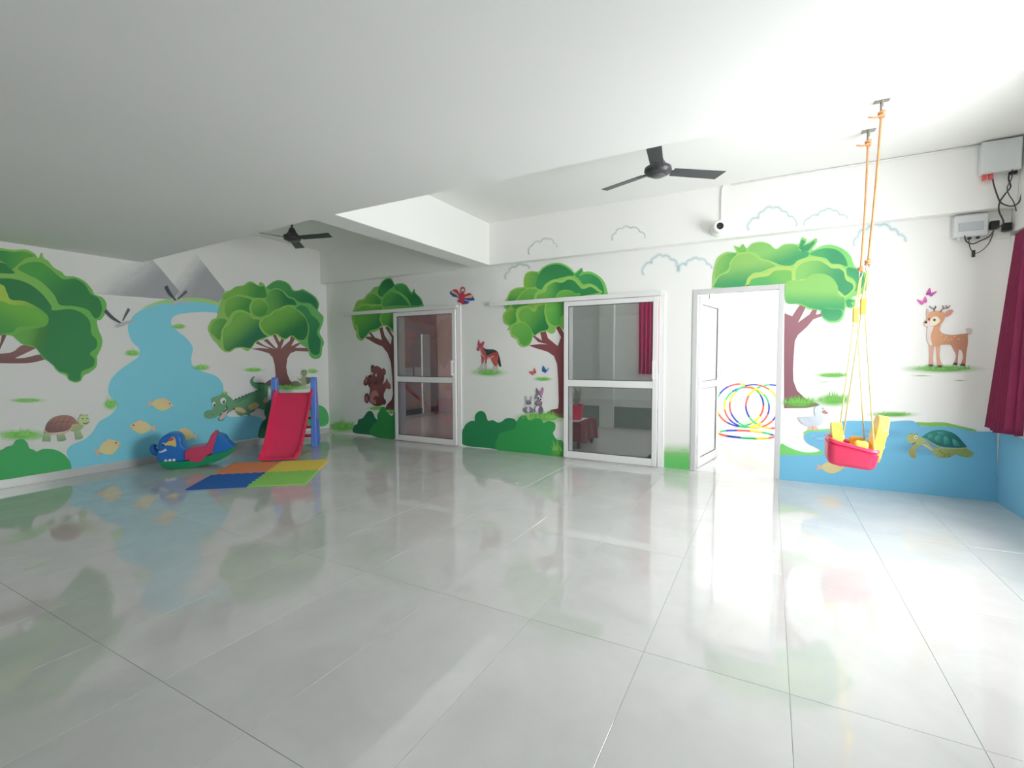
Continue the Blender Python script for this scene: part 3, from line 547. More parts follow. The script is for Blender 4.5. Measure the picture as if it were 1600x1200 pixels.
p.ell(262, 285, 16, 28, (218, 206, 200)); p.ell(338, 312, 18, 30, (190, 160, 154)); p.ell(258, 295, 7, 12, (50, 34, 36)); p.ell(215, 335, 24, 20, (52, 36, 40)); p.stroke([(360, 430), (320, 470), (300, 490)], [26, 14], (78, 40, 44))
p.build('painted_bear', 'brown painted bear waving beside the sliding door')
p = Paint('B', Z6, g1, .0055); p.poly([(325, 712), (330, 650), (360, 630), (372, 590), (410, 575), (438, 540), (460, 512), (490, 504), (515, 530), (532, 570), (570, 620), (580, 745), (470, 733)], (36, 108, 74)); p.build('painted_bush', 'dark green painted bush under the bear')
p = Paint('B', Z6, g1, .0062); p.poly([(490, 735), (505, 650), (552, 595), (552, 545), (576, 500), (602, 464), (636, 478), (645, 505), (690, 555), (716, 520), (728, 520), (728, 768)], (48, 132, 68)); p.build('painted_bush', 'mid green painted bush beside the first sliding door')
tuft(Z6, 215, 660, 140, 52, 'painted grass beside the room corner', 22, .004, fade=.95); tuft(Z6, 550, 480, 90, 22, 'painted grass under the bear', 10, .0045); tuft(Z6, 690, 512, 50, 22, 'painted grass at the root of the tree behind the bear', 8, .0066)
# parrot
p = Paint('B', Z5, gb(720), .007); RD = (178, 62, 84); YL = (200, 170, 120); BL = (62, 82, 150)
for pts in ([(1345, 290), (1330, 250), (1295, 205), (1262, 215), (1250, 232), (1262, 248), (1285, 268), (1320, 275)], [(1392, 290), (1405, 255), (1440, 234), (1462, 250), (1490, 300), (1470, 305), (1440, 308), (1410, 300)]): p.poly(pts, BL)
p.poly([(1345, 270), (1320, 215), (1290, 205), (1265, 225), (1310, 250), (1335, 275)], YL); p.poly([(1350, 262), (1325, 205), (1298, 198), (1280, 208), (1320, 240), (1345, 272)], RD)
p.poly([(1395, 280), (1420, 250), (1450, 245), (1470, 275), (1430, 280)], YL); p.poly([(1388, 268), (1405, 245), (1440, 234), (1455, 250), (1420, 262)], RD)
p.poly([(1375, 310), (1400, 305), (1440, 322), (1400, 342)], BL); p.poly([(1340, 300), (1325, 320), (1350, 325), (1385, 345), (1400, 320)], (150, 52, 70)); p.ell(1368, 275, 30, 50, RD); p.ell(1376, 205, 24, 32, RD); p.ell(1376, 208, 13, 19, (214, 200, 194)); p.ell(1372, 198, 4, 5, (40, 30, 30)); p.poly([(1368, 215), (1384, 215), (1376, 235)], (70, 60, 60), smooth=False)
p.build('painted_parrot', 'red and blue painted parrot spreading its wings over the door')
# jackal
tuft(ZJ, 580, 1060, 430, 110, 'painted grass patch under the jackal', 10, .004, up=.6)
p = Paint('B', ZJ, gb(765), .007); RJ = (172, 82, 84)
p.poly([(840, 560), (880, 680), (915, 870), (905, 912), (870, 890), (830, 780), (810, 640)], (52, 50, 54))
p.poly([(385, 560), (470, 600), (465, 700), (430, 830), (425, 900), (385, 970), (340, 985), (300, 955), (350, 910), (385, 830), (388, 700)], (160, 84, 90)); p.poly([(470, 600), (560, 620), (545, 700), (520, 830), (530, 920), (510, 985), (440, 1015), (420, 990), (470, 920), (480, 820), (485, 700)], RJ)
for q in ([(385, 835), (430, 830), (425, 900), (380, 975), (320, 985), (300, 955), (355, 905)], [(475, 840), (525, 835), (530, 920), (505, 985), (430, 1020), (420, 995), (468, 920)], [(720, 890), (820, 890), (825, 960), (780, 1045), (730, 1040), (680, 985)]): p.poly(q, (176, 176, 172))
p.poly([(650, 690), (760, 520), (830, 520), (850, 600), (830, 760), (805, 890), (740, 880), (690, 800)], (174, 88, 80))
p.poly([(390, 400), (430, 380), (520, 440), (700, 445), (800, 490), (845, 560), (800, 640), (700, 670), (550, 680), (430, 640), (370, 540), (360, 470)], RJ, (164, 76, 78), ((400, 420), (760, 640)))
p.poly([(415, 375), (470, 425), (560, 440), (690, 446), (770, 470), (820, 520), (730, 525), (640, 560), (540, 605), (500, 520), (450, 430)], (56, 66, 68)); p.stroke([(365, 470), (400, 580), (480, 655)], [22, 20], (206, 176, 172)); p.stroke([(548, 660), (640, 660), (720, 625)], [10, 36], (220, 160, 158))
p.poly([(262, 435), (290, 370), (285, 300), (310, 195), (330, 188), (345, 270), (372, 290), (430, 240), (468, 240), (440, 350), (400, 420), (340, 470), (290, 485)], (168, 78, 96)); p.poly([(262, 435), (290, 415), (295, 445), (275, 460)], (40, 34, 38)); p.stroke([(310, 440), (395, 432)], 14, (214, 196, 194)); p.stroke([(285, 480), (330, 470)], 16, (70, 60, 64))
p.build('painted_jackal', 'red painted jackal with a black back standing on grass')
# tree at door 2
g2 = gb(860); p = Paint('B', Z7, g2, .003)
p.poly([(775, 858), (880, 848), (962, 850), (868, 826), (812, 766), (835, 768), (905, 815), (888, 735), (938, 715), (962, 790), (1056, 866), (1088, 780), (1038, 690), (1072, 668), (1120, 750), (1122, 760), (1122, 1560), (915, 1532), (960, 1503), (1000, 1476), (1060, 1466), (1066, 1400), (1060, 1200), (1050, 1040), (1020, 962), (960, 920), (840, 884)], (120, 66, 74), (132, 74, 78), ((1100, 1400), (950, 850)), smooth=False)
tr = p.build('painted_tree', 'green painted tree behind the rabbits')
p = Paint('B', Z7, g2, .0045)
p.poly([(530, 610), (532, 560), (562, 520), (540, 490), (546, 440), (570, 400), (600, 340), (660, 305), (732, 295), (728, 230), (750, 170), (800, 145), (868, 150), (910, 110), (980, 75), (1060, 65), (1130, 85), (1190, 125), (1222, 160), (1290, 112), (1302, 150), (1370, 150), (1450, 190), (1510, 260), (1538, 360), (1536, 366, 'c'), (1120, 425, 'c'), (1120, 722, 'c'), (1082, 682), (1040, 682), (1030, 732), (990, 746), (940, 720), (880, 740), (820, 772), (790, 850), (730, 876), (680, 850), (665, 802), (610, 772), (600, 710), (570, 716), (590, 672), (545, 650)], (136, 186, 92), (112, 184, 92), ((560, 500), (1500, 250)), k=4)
p.lobe([(732, 230), (755, 175), (805, 150), (870, 160), (880, 240), (850, 300), (740, 298)], (130, 176, 76), (122, 172, 74), (84, 154, 76), ((740, 220), (870, 240)), 8)
p.poly([(850, 300), (858, 220), (885, 160), (930, 115), (1000, 85), (1070, 82), (1130, 105), (1185, 145), (1215, 185), (1150, 195), (1050, 220), (940, 270), (900, 320)], (50, 130, 76), (60, 142, 80), ((1000, 120), (900, 300)))
p.poly([(1220, 185), (1240, 165), (1285, 125), (1290, 150), (1260, 195), (1330, 172), (1400, 185), (1460, 230), (1495, 300), (1500, 358), (1470, 362), (1440, 300), (1370, 265), (1300, 270), (1260, 220)], (52, 132, 80), (66, 148, 86), ((1440, 300), (1250, 180)))
p.lobe([(572, 405), (605, 345), (660, 312), (740, 302), (760, 320), (700, 380), (660, 430), (600, 480), (560, 520)], (132, 182, 88), (104, 166, 72), (70, 142, 72), ((620, 340), (640, 450)), 11)
p.lobe([(610, 470), (660, 420), (720, 340), (800, 306), (870, 322), (850, 380), (820, 440), (770, 480), (690, 500), (640, 540)], (134, 186, 92), (106, 170, 76), (80, 152, 72), ((720, 350), (760, 470)), 10)
p.lobe([(828, 400), (850, 350), (920, 320), (940, 270), (1020, 225), (1090, 230), (1150, 200), (1220, 215), (1275, 270), (1300, 290), (1370, 270), (1440, 310), (1468, 365), (1130, 420), (950, 430), (840, 480)], (142, 188, 92), (106, 172, 80), (48, 128, 74), ((930, 330), (1100, 330)), 22, (4, 6))
p.lobe([(1040, 410), (1060, 350), (1120, 325), (1190, 335), (1225, 360), (1270, 360), (1260, 388), (1130, 415)], (116, 182, 88), (106, 172, 76), (92, 164, 76), ((1100, 340), (1150, 400)), 5)
p.lobe([(535, 610), (545, 560), (600, 520), (660, 520), (660, 640), (600, 670), (560, 655)], (134, 184, 84), (116, 174, 72), (76, 148, 70), ((560, 580), (650, 620)), 9, (4, 0))
p.lobe([(655, 580), (665, 520), (720, 480), (780, 480), (820, 510), (840, 470), (920, 440), (960, 500), (950, 600), (980, 670), (960, 715), (880, 740), (820, 770), (760, 700), (690, 650)], (146, 190, 92), (110, 174, 76), (46, 126, 72), ((740, 560), (920, 690)), 20, (10, 8))
p.lobe([(598, 720), (620, 660), (680, 636), (740, 640), (800, 700), (815, 780), (785, 850), (730, 872), (682, 845), (665, 795), (612, 765)], (144, 190, 92), (112, 178, 82), (92, 164, 74), ((640, 680), (760, 820)), 10, (6, 0))
p.lobe([(928, 540), (945, 460), (1000, 425), (1120, 420), (1120, 560), (1085, 600), (1082, 660), (1020, 680), (960, 640)], (138, 190, 92), (112, 180, 80), (82, 160, 74), ((960, 480), (1090, 560)), 9, (6, 0))
p.build('foliage', None, tr)
# bushes between the doors
p = Paint('B', Z8, g2, .0055); p.poly([(142, 826), (141, 690), (150, 678), (168, 640), (200, 612), (232, 600), (258, 600), (260, 555), (282, 520), (320, 504), (360, 528), (386, 598), (430, 592), (480, 616), (520, 606), (560, 576), (622, 576), (660, 608), (665, 680), (600, 880), (400, 862)], (40, 130, 80), k=4); p.build('painted_bush', 'dark green painted bush under the jackal')
p = Paint('B', Z8, g2, .0062); p.poly([(478, 880), (488, 745), (520, 710), (600, 690), (652, 665), (662, 610), (695, 560), (742, 550), (788, 598), (850, 575), (902, 590), (922, 620), (970, 602), (1030, 622), (1032, 680), (1012, 720), (1050, 780), (1100, 792), (1118, 850), (1120, 944), (800, 912)], (54, 152, 82), k=4); p.build('painted_bush', 'bright green painted bush under the rabbits')
tuft(Z8, 900, 570, 230, 55, 'painted grass under the rabbits and tree root', 34, .0048, fade=.95); tuft(Z8, 1060, 880, 60, 70, 'painted grass at the corner by the second door', 10, .0075); tuft(ZRB, 520, 430, 190, 45, 'painted grass under the butterflies', 14, .004)
# rabbits
p = Paint('B', ZRB, gb(835), .008); GY_ = (128, 124, 136)
p.ell(163, 840, 25, 66, (146, 142, 148), rot=-8); p.ell(265, 840, 20, 60, (146, 142, 148), rot=10); p.ell(165, 835, 11, 45, (196, 188, 196), rot=-8); p.ell(265, 838, 9, 42, (196, 188, 196), rot=10)
p.ell(135, 1070, 42, 45, GY_); p.ell(285, 1080, 40, 42, GY_); p.poly([(160, 1010), (265, 1010), (300, 1090), (270, 1132), (160, 1132), (130, 1080)], GY_); p.ell(212, 1070, 28, 58, (204, 196, 216))
p.ell(215, 930, 62, 58, GY_); p.ell(165, 975, 30, 26, (206, 200, 212)); p.ell(265, 978, 32, 26, (206, 200, 212)); p.ell(212, 990, 40, 30, (206, 200, 212)); p.ell(186, 940, 10, 14, (60, 56, 70)); p.ell(250, 940, 10, 14, (60, 56, 70)); p.poly([(200, 955), (228, 955), (214, 975)], (84, 76, 110), smooth=False)
p.build('painted_rabbit', 'small grey painted rabbit sitting on grass')
p = Paint('B', ZRB, gb(842), .009)
p.poly([(376, 612), (405, 640), (440, 710), (420, 780), (385, 760), (372, 690)], (122, 118, 126)); p.poly([(510, 600), (528, 640), (515, 720), (480, 790), (445, 760), (460, 680), (485, 620)], (184, 120, 164)); p.stroke([(512, 602), (528, 640), (515, 720), (482, 790)], 8, (128, 120, 130))
p.poly([(355, 1000), (420, 960), (490, 980), (520, 1050), (505, 1140), (430, 1150), (350, 1120), (332, 1060)], GY_); p.poly([(370, 1010), (440, 990), (420, 1060), (410, 1120), (360, 1080)], (214, 208, 220)); p.ell(470, 1070, 46, 66, (112, 108, 120)); p.ell(512, 1005, 14, 20, (210, 206, 212))
p.poly([(360, 900), (430, 870), (500, 910), (490, 970), (420, 985), (350, 960)], (120, 110, 122)); p.poly([(390, 900), (440, 885), (480, 915), (450, 950), (400, 950)], (166, 116, 136))
p.poly([(355, 860), (350, 790), (380, 740), (440, 725), (490, 770), (500, 830), (480, 870), (420, 880)], GY_); p.ell(432, 800, 24, 38, (220, 222, 228)); p.ell(428, 822, 14, 18, (36, 44, 56)); p.ell(470, 840, 32, 26, (214, 212, 220)); p.ell(470, 852, 17, 16, (44, 44, 54)); p.ell(372, 858, 22, 16, (206, 204, 210))
p.ell(380, 1130, 44, 14, (196, 194, 200)); p.build('painted_rabbit', 'taller grey painted rabbit with a pink ear')
def butterfly(fr, gain, a, b, c1, c2, lab, plane='B'):
    p = Paint(plane, fr, gain, .007); p.poly(a, c1, c2, (a[0], a[2])); p.poly(b, c1, c2, (b[0], b[2])); p.stroke([a[-1], b[-1]], 6*fr[2]/13.3, (70, 50, 60)); p.build('painted_butterfly', lab)
butterfly(ZRB, gb(830), [(340, 195), (375, 295), (340, 310), (312, 270)], [(218, 280), (300, 350), (325, 300), (270, 272)], (206, 112, 108), (190, 90, 92), 'coral painted butterfly over the rabbits')
butterfly(ZRB, gb(850), [(525, 150), (580, 250), (545, 285), (500, 260), (505, 190)], [(655, 190), (565, 305), (560, 285), (590, 240)], (44, 132, 190), (36, 84, 150), 'blue painted butterfly over the rabbits')
# tree at the terrace door
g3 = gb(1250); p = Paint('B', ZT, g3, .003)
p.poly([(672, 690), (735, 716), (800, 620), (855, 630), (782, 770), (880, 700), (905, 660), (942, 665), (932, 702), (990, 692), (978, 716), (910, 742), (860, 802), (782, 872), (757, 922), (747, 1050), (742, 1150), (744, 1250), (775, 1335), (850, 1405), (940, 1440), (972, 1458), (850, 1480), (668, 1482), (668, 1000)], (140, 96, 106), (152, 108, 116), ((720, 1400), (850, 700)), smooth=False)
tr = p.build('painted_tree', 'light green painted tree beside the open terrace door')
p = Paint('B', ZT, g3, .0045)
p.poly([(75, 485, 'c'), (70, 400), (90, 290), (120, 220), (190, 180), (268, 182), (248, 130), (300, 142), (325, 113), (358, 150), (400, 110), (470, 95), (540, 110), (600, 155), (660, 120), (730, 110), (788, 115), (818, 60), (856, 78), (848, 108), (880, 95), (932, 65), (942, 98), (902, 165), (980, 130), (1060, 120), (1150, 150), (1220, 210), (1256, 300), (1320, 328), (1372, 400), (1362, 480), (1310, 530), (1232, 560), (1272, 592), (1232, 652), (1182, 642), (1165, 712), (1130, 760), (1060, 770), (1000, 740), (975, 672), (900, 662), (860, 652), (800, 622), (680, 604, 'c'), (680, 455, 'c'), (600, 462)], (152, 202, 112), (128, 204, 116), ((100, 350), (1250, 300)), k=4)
p.poly([(255, 130), (290, 150), (325, 115), (345, 150), (350, 180), (290, 185)], (122, 190, 96), smooth=False)
p.poly([(95, 400), (105, 300), (140, 230), (200, 195), (270, 195), (230, 250), (205, 320), (150, 360)], (136, 188, 100), (106, 176, 98), ((110, 260), (220, 300)))
p.poly([(370, 170), (410, 120), (470, 106), (540, 120), (600, 165), (665, 130), (730, 120), (785, 135), (800, 170), (870, 180), (860, 220), (780, 250), (735, 290), (650, 290), (570, 260), (480, 235), (440, 190)], (136, 194, 110), (76, 158, 104), ((600, 140), (660, 280)))
p.poly([(790, 145), (815, 80), (845, 90), (825, 130), (880, 110), (925, 85), (920, 110), (870, 170), (820, 180)], (70, 152, 104), smooth=False)
p.poly([(880, 200), (940, 165), (1010, 150), (1090, 158), (1150, 195), (1185, 250), (1190, 300), (1130, 280), (1060, 275), (1020, 235), (960, 220)], (70, 152, 106), (84, 166, 110), ((1100, 200), (920, 190)))
p.poly([(1195, 312), (1260, 320), (1320, 360), (1338, 410), (1320, 470), (1258, 510), (1270, 450), (1240, 400), (1190, 370)], (72, 156, 108), (84, 166, 112), ((1300, 350), (1230, 450)))
p.lobe([(85, 440), (130, 370), (200, 340), (220, 260), (280, 200), (370, 185), (430, 205), (480, 240), (540, 250), (610, 300), (540, 330), (480, 355), (400, 375), (350, 475), (90, 484)], (162, 204, 116), (144, 194, 108), (72, 156, 102), ((300, 260), (330, 450)), 10)
p.lobe([(345, 455), (375, 385), (450, 360), (520, 350), (570, 310), (650, 300), (730, 310), (745, 360), (735, 440), (700, 455), (340, 470)], (176, 202, 110), (120, 184, 98), (94, 174, 104), ((600, 330), (500, 440)), 20, (6, 12))
p.lobe([(735, 330), (780, 260), (860, 225), (960, 225), (1030, 260), (1065, 285), (1130, 290), (1180, 330), (1195, 390), (1245, 420), (1260, 480), (1210, 540), (1160, 560), (1110, 520), (1000, 440), (830, 420), (750, 430)], (168, 204, 114), (134, 192, 108), (70, 152, 104), ((800, 300), (1150, 430)), 24, (6, 8))
p.lobe([(684, 600), (684, 440), (760, 415), (830, 415), (900, 370), (990, 362), (1070, 400), (1115, 470), (1115, 540), (1170, 560), (1172, 640), (1150, 700), (1060, 680), (900, 655), (800, 615)], (138, 198, 112), (140, 194, 110), (76, 160, 104), ((900, 480), (900, 650)), 5)
p.lobe([(975, 690), (1000, 650), (1080, 655), (1150, 660), (1165, 705), (1130, 758), (1060, 768), (1000, 740)], (130, 204, 120), (70, 152, 106), (84, 164, 110), ((1050, 680), (1050, 760)), 8, (-6, -6))
p.poly([(1180, 590), (1200, 570), (1260, 590), (1222, 600), (1240, 635), (1200, 640)], (76, 158, 106), smooth=False)
p.build('foliage', None, tr)
tuft(ZS, 200, 275, 120, 34, 'painted grass at the root of the terrace door tree', 26, .0048, fade=.95); tuft(ZS, 410, 262, 110, 40, 'painted grass tuft above the duck', 20, .0052, fade=.95); tuft(ZS, 405, 105, 115, 18, 'small painted grass tuft beside the swing ropes', 14, .004); tuft(ZS, 1090, 65, 235, 26, 'painted grass patch under the deer', 20, .004); tuft(ZS, 780, 350, 150, 18, 'painted grass strip behind the swing', 10, .004)
p = Paint('B', ZS, g3, .0042); p.ell(350, 148, 70, 6, (170, 215, 130), fade=.6); p.ell(960, 108, 90, 7, (170, 215, 130), fade=.6); p.ell(1200, 138, 60, 6, (170, 205, 140), fade=.5); p.build('painted_grass', 'faint painted grass lines under the deer')
# grass strip between doors 2 and 3
p = Paint('B', (0, 0, 1), gb(1055), .004); p.poly([(1038, 731), (1038, 690), (1077, 690), (1077, 737)], (178, 220, 150, 0), (104, 192, 104, 1), ((1055, 688), (1055, 720)), smooth=False); p.build('painted_grass', 'painted grass strip between the glass door and terrace door')
# pond
gw = 1.12
p = Paint('B', ZS, gw, .0055)
p.stroke([(225, 470), (250, 456), (330, 450), (430, 446), (500, 452)], [16, 14, 22], (132, 200, 120)); p.poly([(82, 535), (120, 550), (180, 575), (250, 588), (320, 580), (345, 560), (352, 590), (330, 606), (82, 612)], (120, 200, 110))
p.stroke([(925, 405), (1000, 412), (1100, 412), (1200, 432), (1300, 452)], [16, 26, 20, 10], (128, 186, 92))
p.poly([(433, 412), (450, 398), (490, 390), (600, 391), (740, 396), (850, 389), (910, 392), (960, 424), (1080, 424), (1200, 436), (1290, 456), (1430, 456, 'c'), (1430, 925, 'c'), (1000, 875, 'c'), (500, 815, 'c'), (70, 765, 'c'), (70, 608, 'c'), (90, 604), (200, 605), (320, 604), (345, 592), (310, 560), (250, 532), (224, 492), (250, 464), (330, 456), (440, 446)], (112, 178, 210), k=3)
for x, y, rx, ry, c in ((330, 500, 110, 34, (160, 205, 232)), (700, 470, 220, 50, (130, 190, 222)), (1000, 560, 300, 60, (128, 182, 208))): p.ell(x, y, rx, ry, c, fade=.55)
p.build('painted_pond', 'blue painted pond with grassy banks behind the swing')
p = Paint('R', (0, 0, 1), 1.1, .002)
zt = .70
for a, b in ((YF, 0.5), (.5, 3.2), (3.2, 5.0), (5.0, D-.002)):
    o = len(p.v)
    for y, z in ((a, 0), (b, 0), (b, zt-(.04 if a < 5 else 0)), (a, zt-.04)): p.v.append((XR-.002, y, z)); p.ca.append(p.c((128, 188, 220))); p.cb.append(p.c((128, 188, 220))); p.uv.append((0, 0, 0))
    p.f.append((o, o+1, o+2, o+3))
p.build('painted_pond', 'blue painted water along the window wall')
fish('B', ZS, 1.1, 400, 680, 72, 38, 0, 1, 'pale yellow painted fish under the swing', .009)
# duck
p = Paint('B', ZD, 1.12, .0075); W1, W2 = (206, 212, 220), (180, 186, 196)
p.poly([(52, 282), (110, 282), (150, 275), (250, 270), (300, 260), (285, 200), (300, 145), (350, 115), (410, 120), (440, 160), (425, 200), (390, 240), (415, 300), (405, 360), (350, 400), (270, 415), (190, 405), (110, 365), (70, 320)], W1, W2, ((350, 200), (120, 330)))
p.poly([(90, 300), (160, 300), (230, 340), (260, 395), (190, 400), (110, 360)], (192, 198, 208)); p.stroke([(300, 255), (285, 200), (300, 145), (350, 115)], 7, (158, 162, 174)); p.poly([(415, 185), (440, 190), (480, 225), (450, 238), (405, 220), (390, 212)], (190, 128, 118)); p.ell(405, 163, 6, 9, (50, 50, 60)); p.poly([(215, 415), (250, 415), (260, 450), (200, 460)], (222, 176, 162)); p.poly([(280, 410), (310, 410), (340, 450), (270, 460)], (222, 176, 162))
p.build('painted_duck', 'pale grey painted duck standing at the pond edge')
# sea turtle
p = Paint('B', ZST, 1.22, .008); TU = (146, 156, 100)
p.poly([(640, 700), (780, 680), (1000, 690), (1200, 680), (1300, 720), (1380, 770), (1350, 830), (1250, 850), (1130, 820), (1040, 800), (960, 850), (780, 860), (700, 820), (650, 760)], TU, (128, 142, 84), ((700, 700), (1000, 860)))
p.poly([(440, 510), (520, 560), (640, 680), (660, 740), (560, 660), (470, 620), (380, 680), (345, 760), (350, 860), (270, 850), (220, 760), (250, 690), (330, 620)], (156, 160, 104), (150, 140, 84), ((450, 560), (280, 840))); p.poly([(450, 620), (540, 625), (640, 700), (640, 740), (560, 680)], (188, 180, 140))
p.ell(300, 515, 112, 88, (162, 168, 106)); p.poly([(360, 470), (450, 500), (520, 560), (440, 620), (340, 600)], (162, 168, 106)); p.ell(352, 492, 30, 32, (212, 214, 190)); p.ell(357, 494, 12, 14, (50, 50, 44)); p.stroke([(245, 435), (275, 425), (300, 438)], 10, (110, 106, 80)); p.stroke([(330, 430), (365, 425), (390, 440)], 10, (110, 106, 80)); p.stroke([(280, 610), (320, 600), (345, 580)], 20, (120, 74, 72))
for x, y in ((820, 770), (870, 800), (930, 790), (780, 740), (940, 830), (850, 830)): p.ell(x, y, 18, 14, (106, 118, 68))
p.poly([(460, 490), (520, 440), (620, 385), (740, 362), (860, 368), (1000, 410), (1100, 480), (1180, 570), (1250, 660), (1150, 678), (1000, 672), (850, 655), (760, 640), (640, 580), (540, 510)], (52, 124, 116), (34, 96, 96), ((700, 380), (900, 660)))
for q in ([(560, 450), (640, 420), (700, 440), (640, 500), (580, 500)], [(700, 480), (780, 450), (800, 540), (760, 590), (690, 540)], [(850, 480), (920, 500), (960, 580), (900, 630), (850, 600)], [(1000, 520), (1080, 560), (1130, 640), (1030, 640)], [(730, 400), (830, 395), (900, 420), (840, 440), (760, 430)]): p.poly(q, (74, 152, 138), (48, 116, 110), (q[0], q[2]))
p.stroke([(520, 520), (640, 600), (760, 660), (900, 690), (1100, 690), (1230, 680)], [14, 22, 16, 10], (158, 166, 112)); p.build('painted_turtle', 'green painted sea turtle swimming in the pond')
# deer
p = Paint('B', ZR, 1.3, .0075); DR, DR2 = (196, 146, 112), (168, 116, 92)
p.poly([(455, 660), (500, 680), (490, 800), (490, 880), (450, 885), (455, 800)], (194, 150, 132)); p.poly([(520, 680), (560, 690), (555, 800), (575, 890), (535, 890), (525, 800)], (200, 152, 128)); p.poly([(670, 680), (740, 700), (735, 800), (730, 870), (695, 870), (715, 790)], (174, 126, 108)); p.poly([(760, 680), (830, 640), (815, 780), (805, 880), (765, 880), (785, 800)], DR2)
for x, y in ((468, 890), (555, 898), (708, 875), (783, 884)): p.ell(x, y, 24, 12, (72, 60, 58))
p.poly([(830, 570), (812, 535), (835, 520), (875, 535), (870, 580), (845, 590)], (190, 180, 178)); p.poly([(800, 580), (840, 572), (830, 600)], DR2, smooth=False)
p.poly([(440, 500), (560, 470), (555, 540), (600, 580), (700, 590), (800, 580), (832, 620), (815, 700), (760, 740), (690, 690), (580, 685), (520, 700), (460, 690), (428, 640), (440, 570)], DR, DR2, ((480, 560), (800, 680))); p.poly([(440, 510), (495, 500), (465, 600), (480, 690), (440, 670), (425, 620)], (206, 194, 190))
p.poly([(600, 385), (640, 345), (685, 345), (670, 385), (620, 412)], (186, 130, 118)); p.poly([(455, 380), (430, 330), (425, 400), (440, 430)], (200, 160, 158))
p.poly([(395, 470), (430, 430), (455, 370), (520, 352), (590, 365), (612, 400), (585, 460), (540, 500), (470, 505), (430, 508), (405, 495)], DR, (190, 138, 104), ((450, 380), (580, 480))); p.poly([(450, 480), (480, 420), (530, 410), (558, 450), (520, 490), (470, 500)], (214, 204, 184)); p.poly([(398, 470), (440, 455), (470, 480), (460, 508), (415, 500)], (206, 196, 196)); p.ell(502, 442, 13, 14, (74, 84, 64)); p.ell(418, 466, 16, 12, (64, 52, 54)); p.ell(448, 434, 9, 12, (110, 70, 80))
for q in ([(505, 355), (495, 330), (468, 322), (455, 305)], [(495, 332), (515, 325), (512, 305)], [(555, 370), (590, 330), (635, 325), (655, 298)], [(595, 330), (580, 300)], [(635, 325), (610, 300)]): p.stroke(q, 9, (86, 74, 74))
for x, y in ((570, 590), (620, 610), (670, 630), (700, 605), (740, 630), (640, 640), (600, 630)): p.ell(x, y, 7, 5, (220, 176, 130))
p.build('painted_deer', 'tan painted fawn with small antlers looking back')
butterfly(ZR, 1.3, [(455, 125), (470, 170), (455, 195), (420, 190)], [(530, 158), (490, 200), (460, 210), (465, 180)], (184, 84, 160), (160, 70, 140), 'upper pink painted butterfly above the deer')
butterfly(ZR, 1.3, [(415, 210), (432, 260), (405, 275), (395, 250)], [(328, 238), (370, 290), (395, 280), (380, 258)], (206, 96, 170), (180, 76, 150), 'lower pink painted butterfly above the deer')
# clouds
def cloud(plane, pts, lab, wd=2.6, col=(176, 205, 212)):
    q = []                                            # scalloped outline: one outward arc between each pair of points
    for (x0, y0), (x1, y1) in zip(pts, pts[1:]):
        dx, dy = x1-x0, y1-y0
        q += [(x0+dx*t+dy*.9*t*(1-t), y0+dy*t-dx*.9*t*(1-t)) for t in (0, .2, .4, .6, .8)]
    pts = q+[pts[-1]]
    p = Paint(plane, (0, 0, 1), 1.1, .002)
    p.stroke(pts, [wd*2.2, wd*2.6, wd*2.2], col+(.16,)); p.stroke(pts, [wd*.7, wd, wd*.6], col+(.34,)); p.build('painted_cloud', lab)
cloud('BEAM', [(827, 398), (832, 383), (845, 378), (855, 373), (866, 380), (870, 386)], 'faint painted cloud outline on the beam by the cross beam', 1.6, (196, 210, 212))
cloud('BEAM', [(957, 376), (962, 364), (972, 357), (985, 356), (1000, 362), (1008, 372)], 'faint painted cloud outline on the beam under the fan', 1.6, (198, 210, 210))
cloud('BEAM', [(1170, 360), (1172, 347), (1185, 341), (1193, 330), (1208, 325), (1222, 330), (1232, 338), (1243, 345), (1243, 354)], 'painted cloud outline on the beam beside the security camera')
cloud('BEAM', [(1256, 352), (1265, 341), (1278, 337), (1288, 329), (1302, 329), (1312, 336), (1325, 343)], 'painted cloud outline on the beam beside the swing ropes')
cloud('B', [(1006, 430), (1008, 415), (1018, 411), (1024, 402), (1036, 400), (1048, 405), (1058, 415), (1060, 424), (1062, 415), (1072, 414), (1080, 406), (1092, 405), (1105, 412), (1112, 420)], 'painted cloud outline over the second glass door')
cloud('B', [(1335, 385), (1340, 370), (1355, 358), (1375, 352), (1392, 358), (1404, 366), (1415, 378)], 'painted cloud outline behind the swing ropes', 3.2, (170, 206, 216))
cloud('B', [(790, 437), (795, 425), (806, 417), (818, 414), (828, 420)], 'faint painted cloud outline beside the tree behind the rabbits', 2.0, (186, 206, 208))
# ------------------------------------------------------------------ play things
P_RED = mat('red_plastic', rgb(226, 48, 96, 1.2), .32, noise=.05, nscale=5); P_BLUE = mat('blue_plastic', rgb(98, 142, 232, 1.15), .35, noise=.05, nscale=6); P_YEL = mat('yellow_plastic', rgb(250, 208, 96), .35, noise=.05, nscale=5)
P_PINK = mat('crimson_plastic', rgb(226, 56, 98), .3, noise=.04, nscale=6)
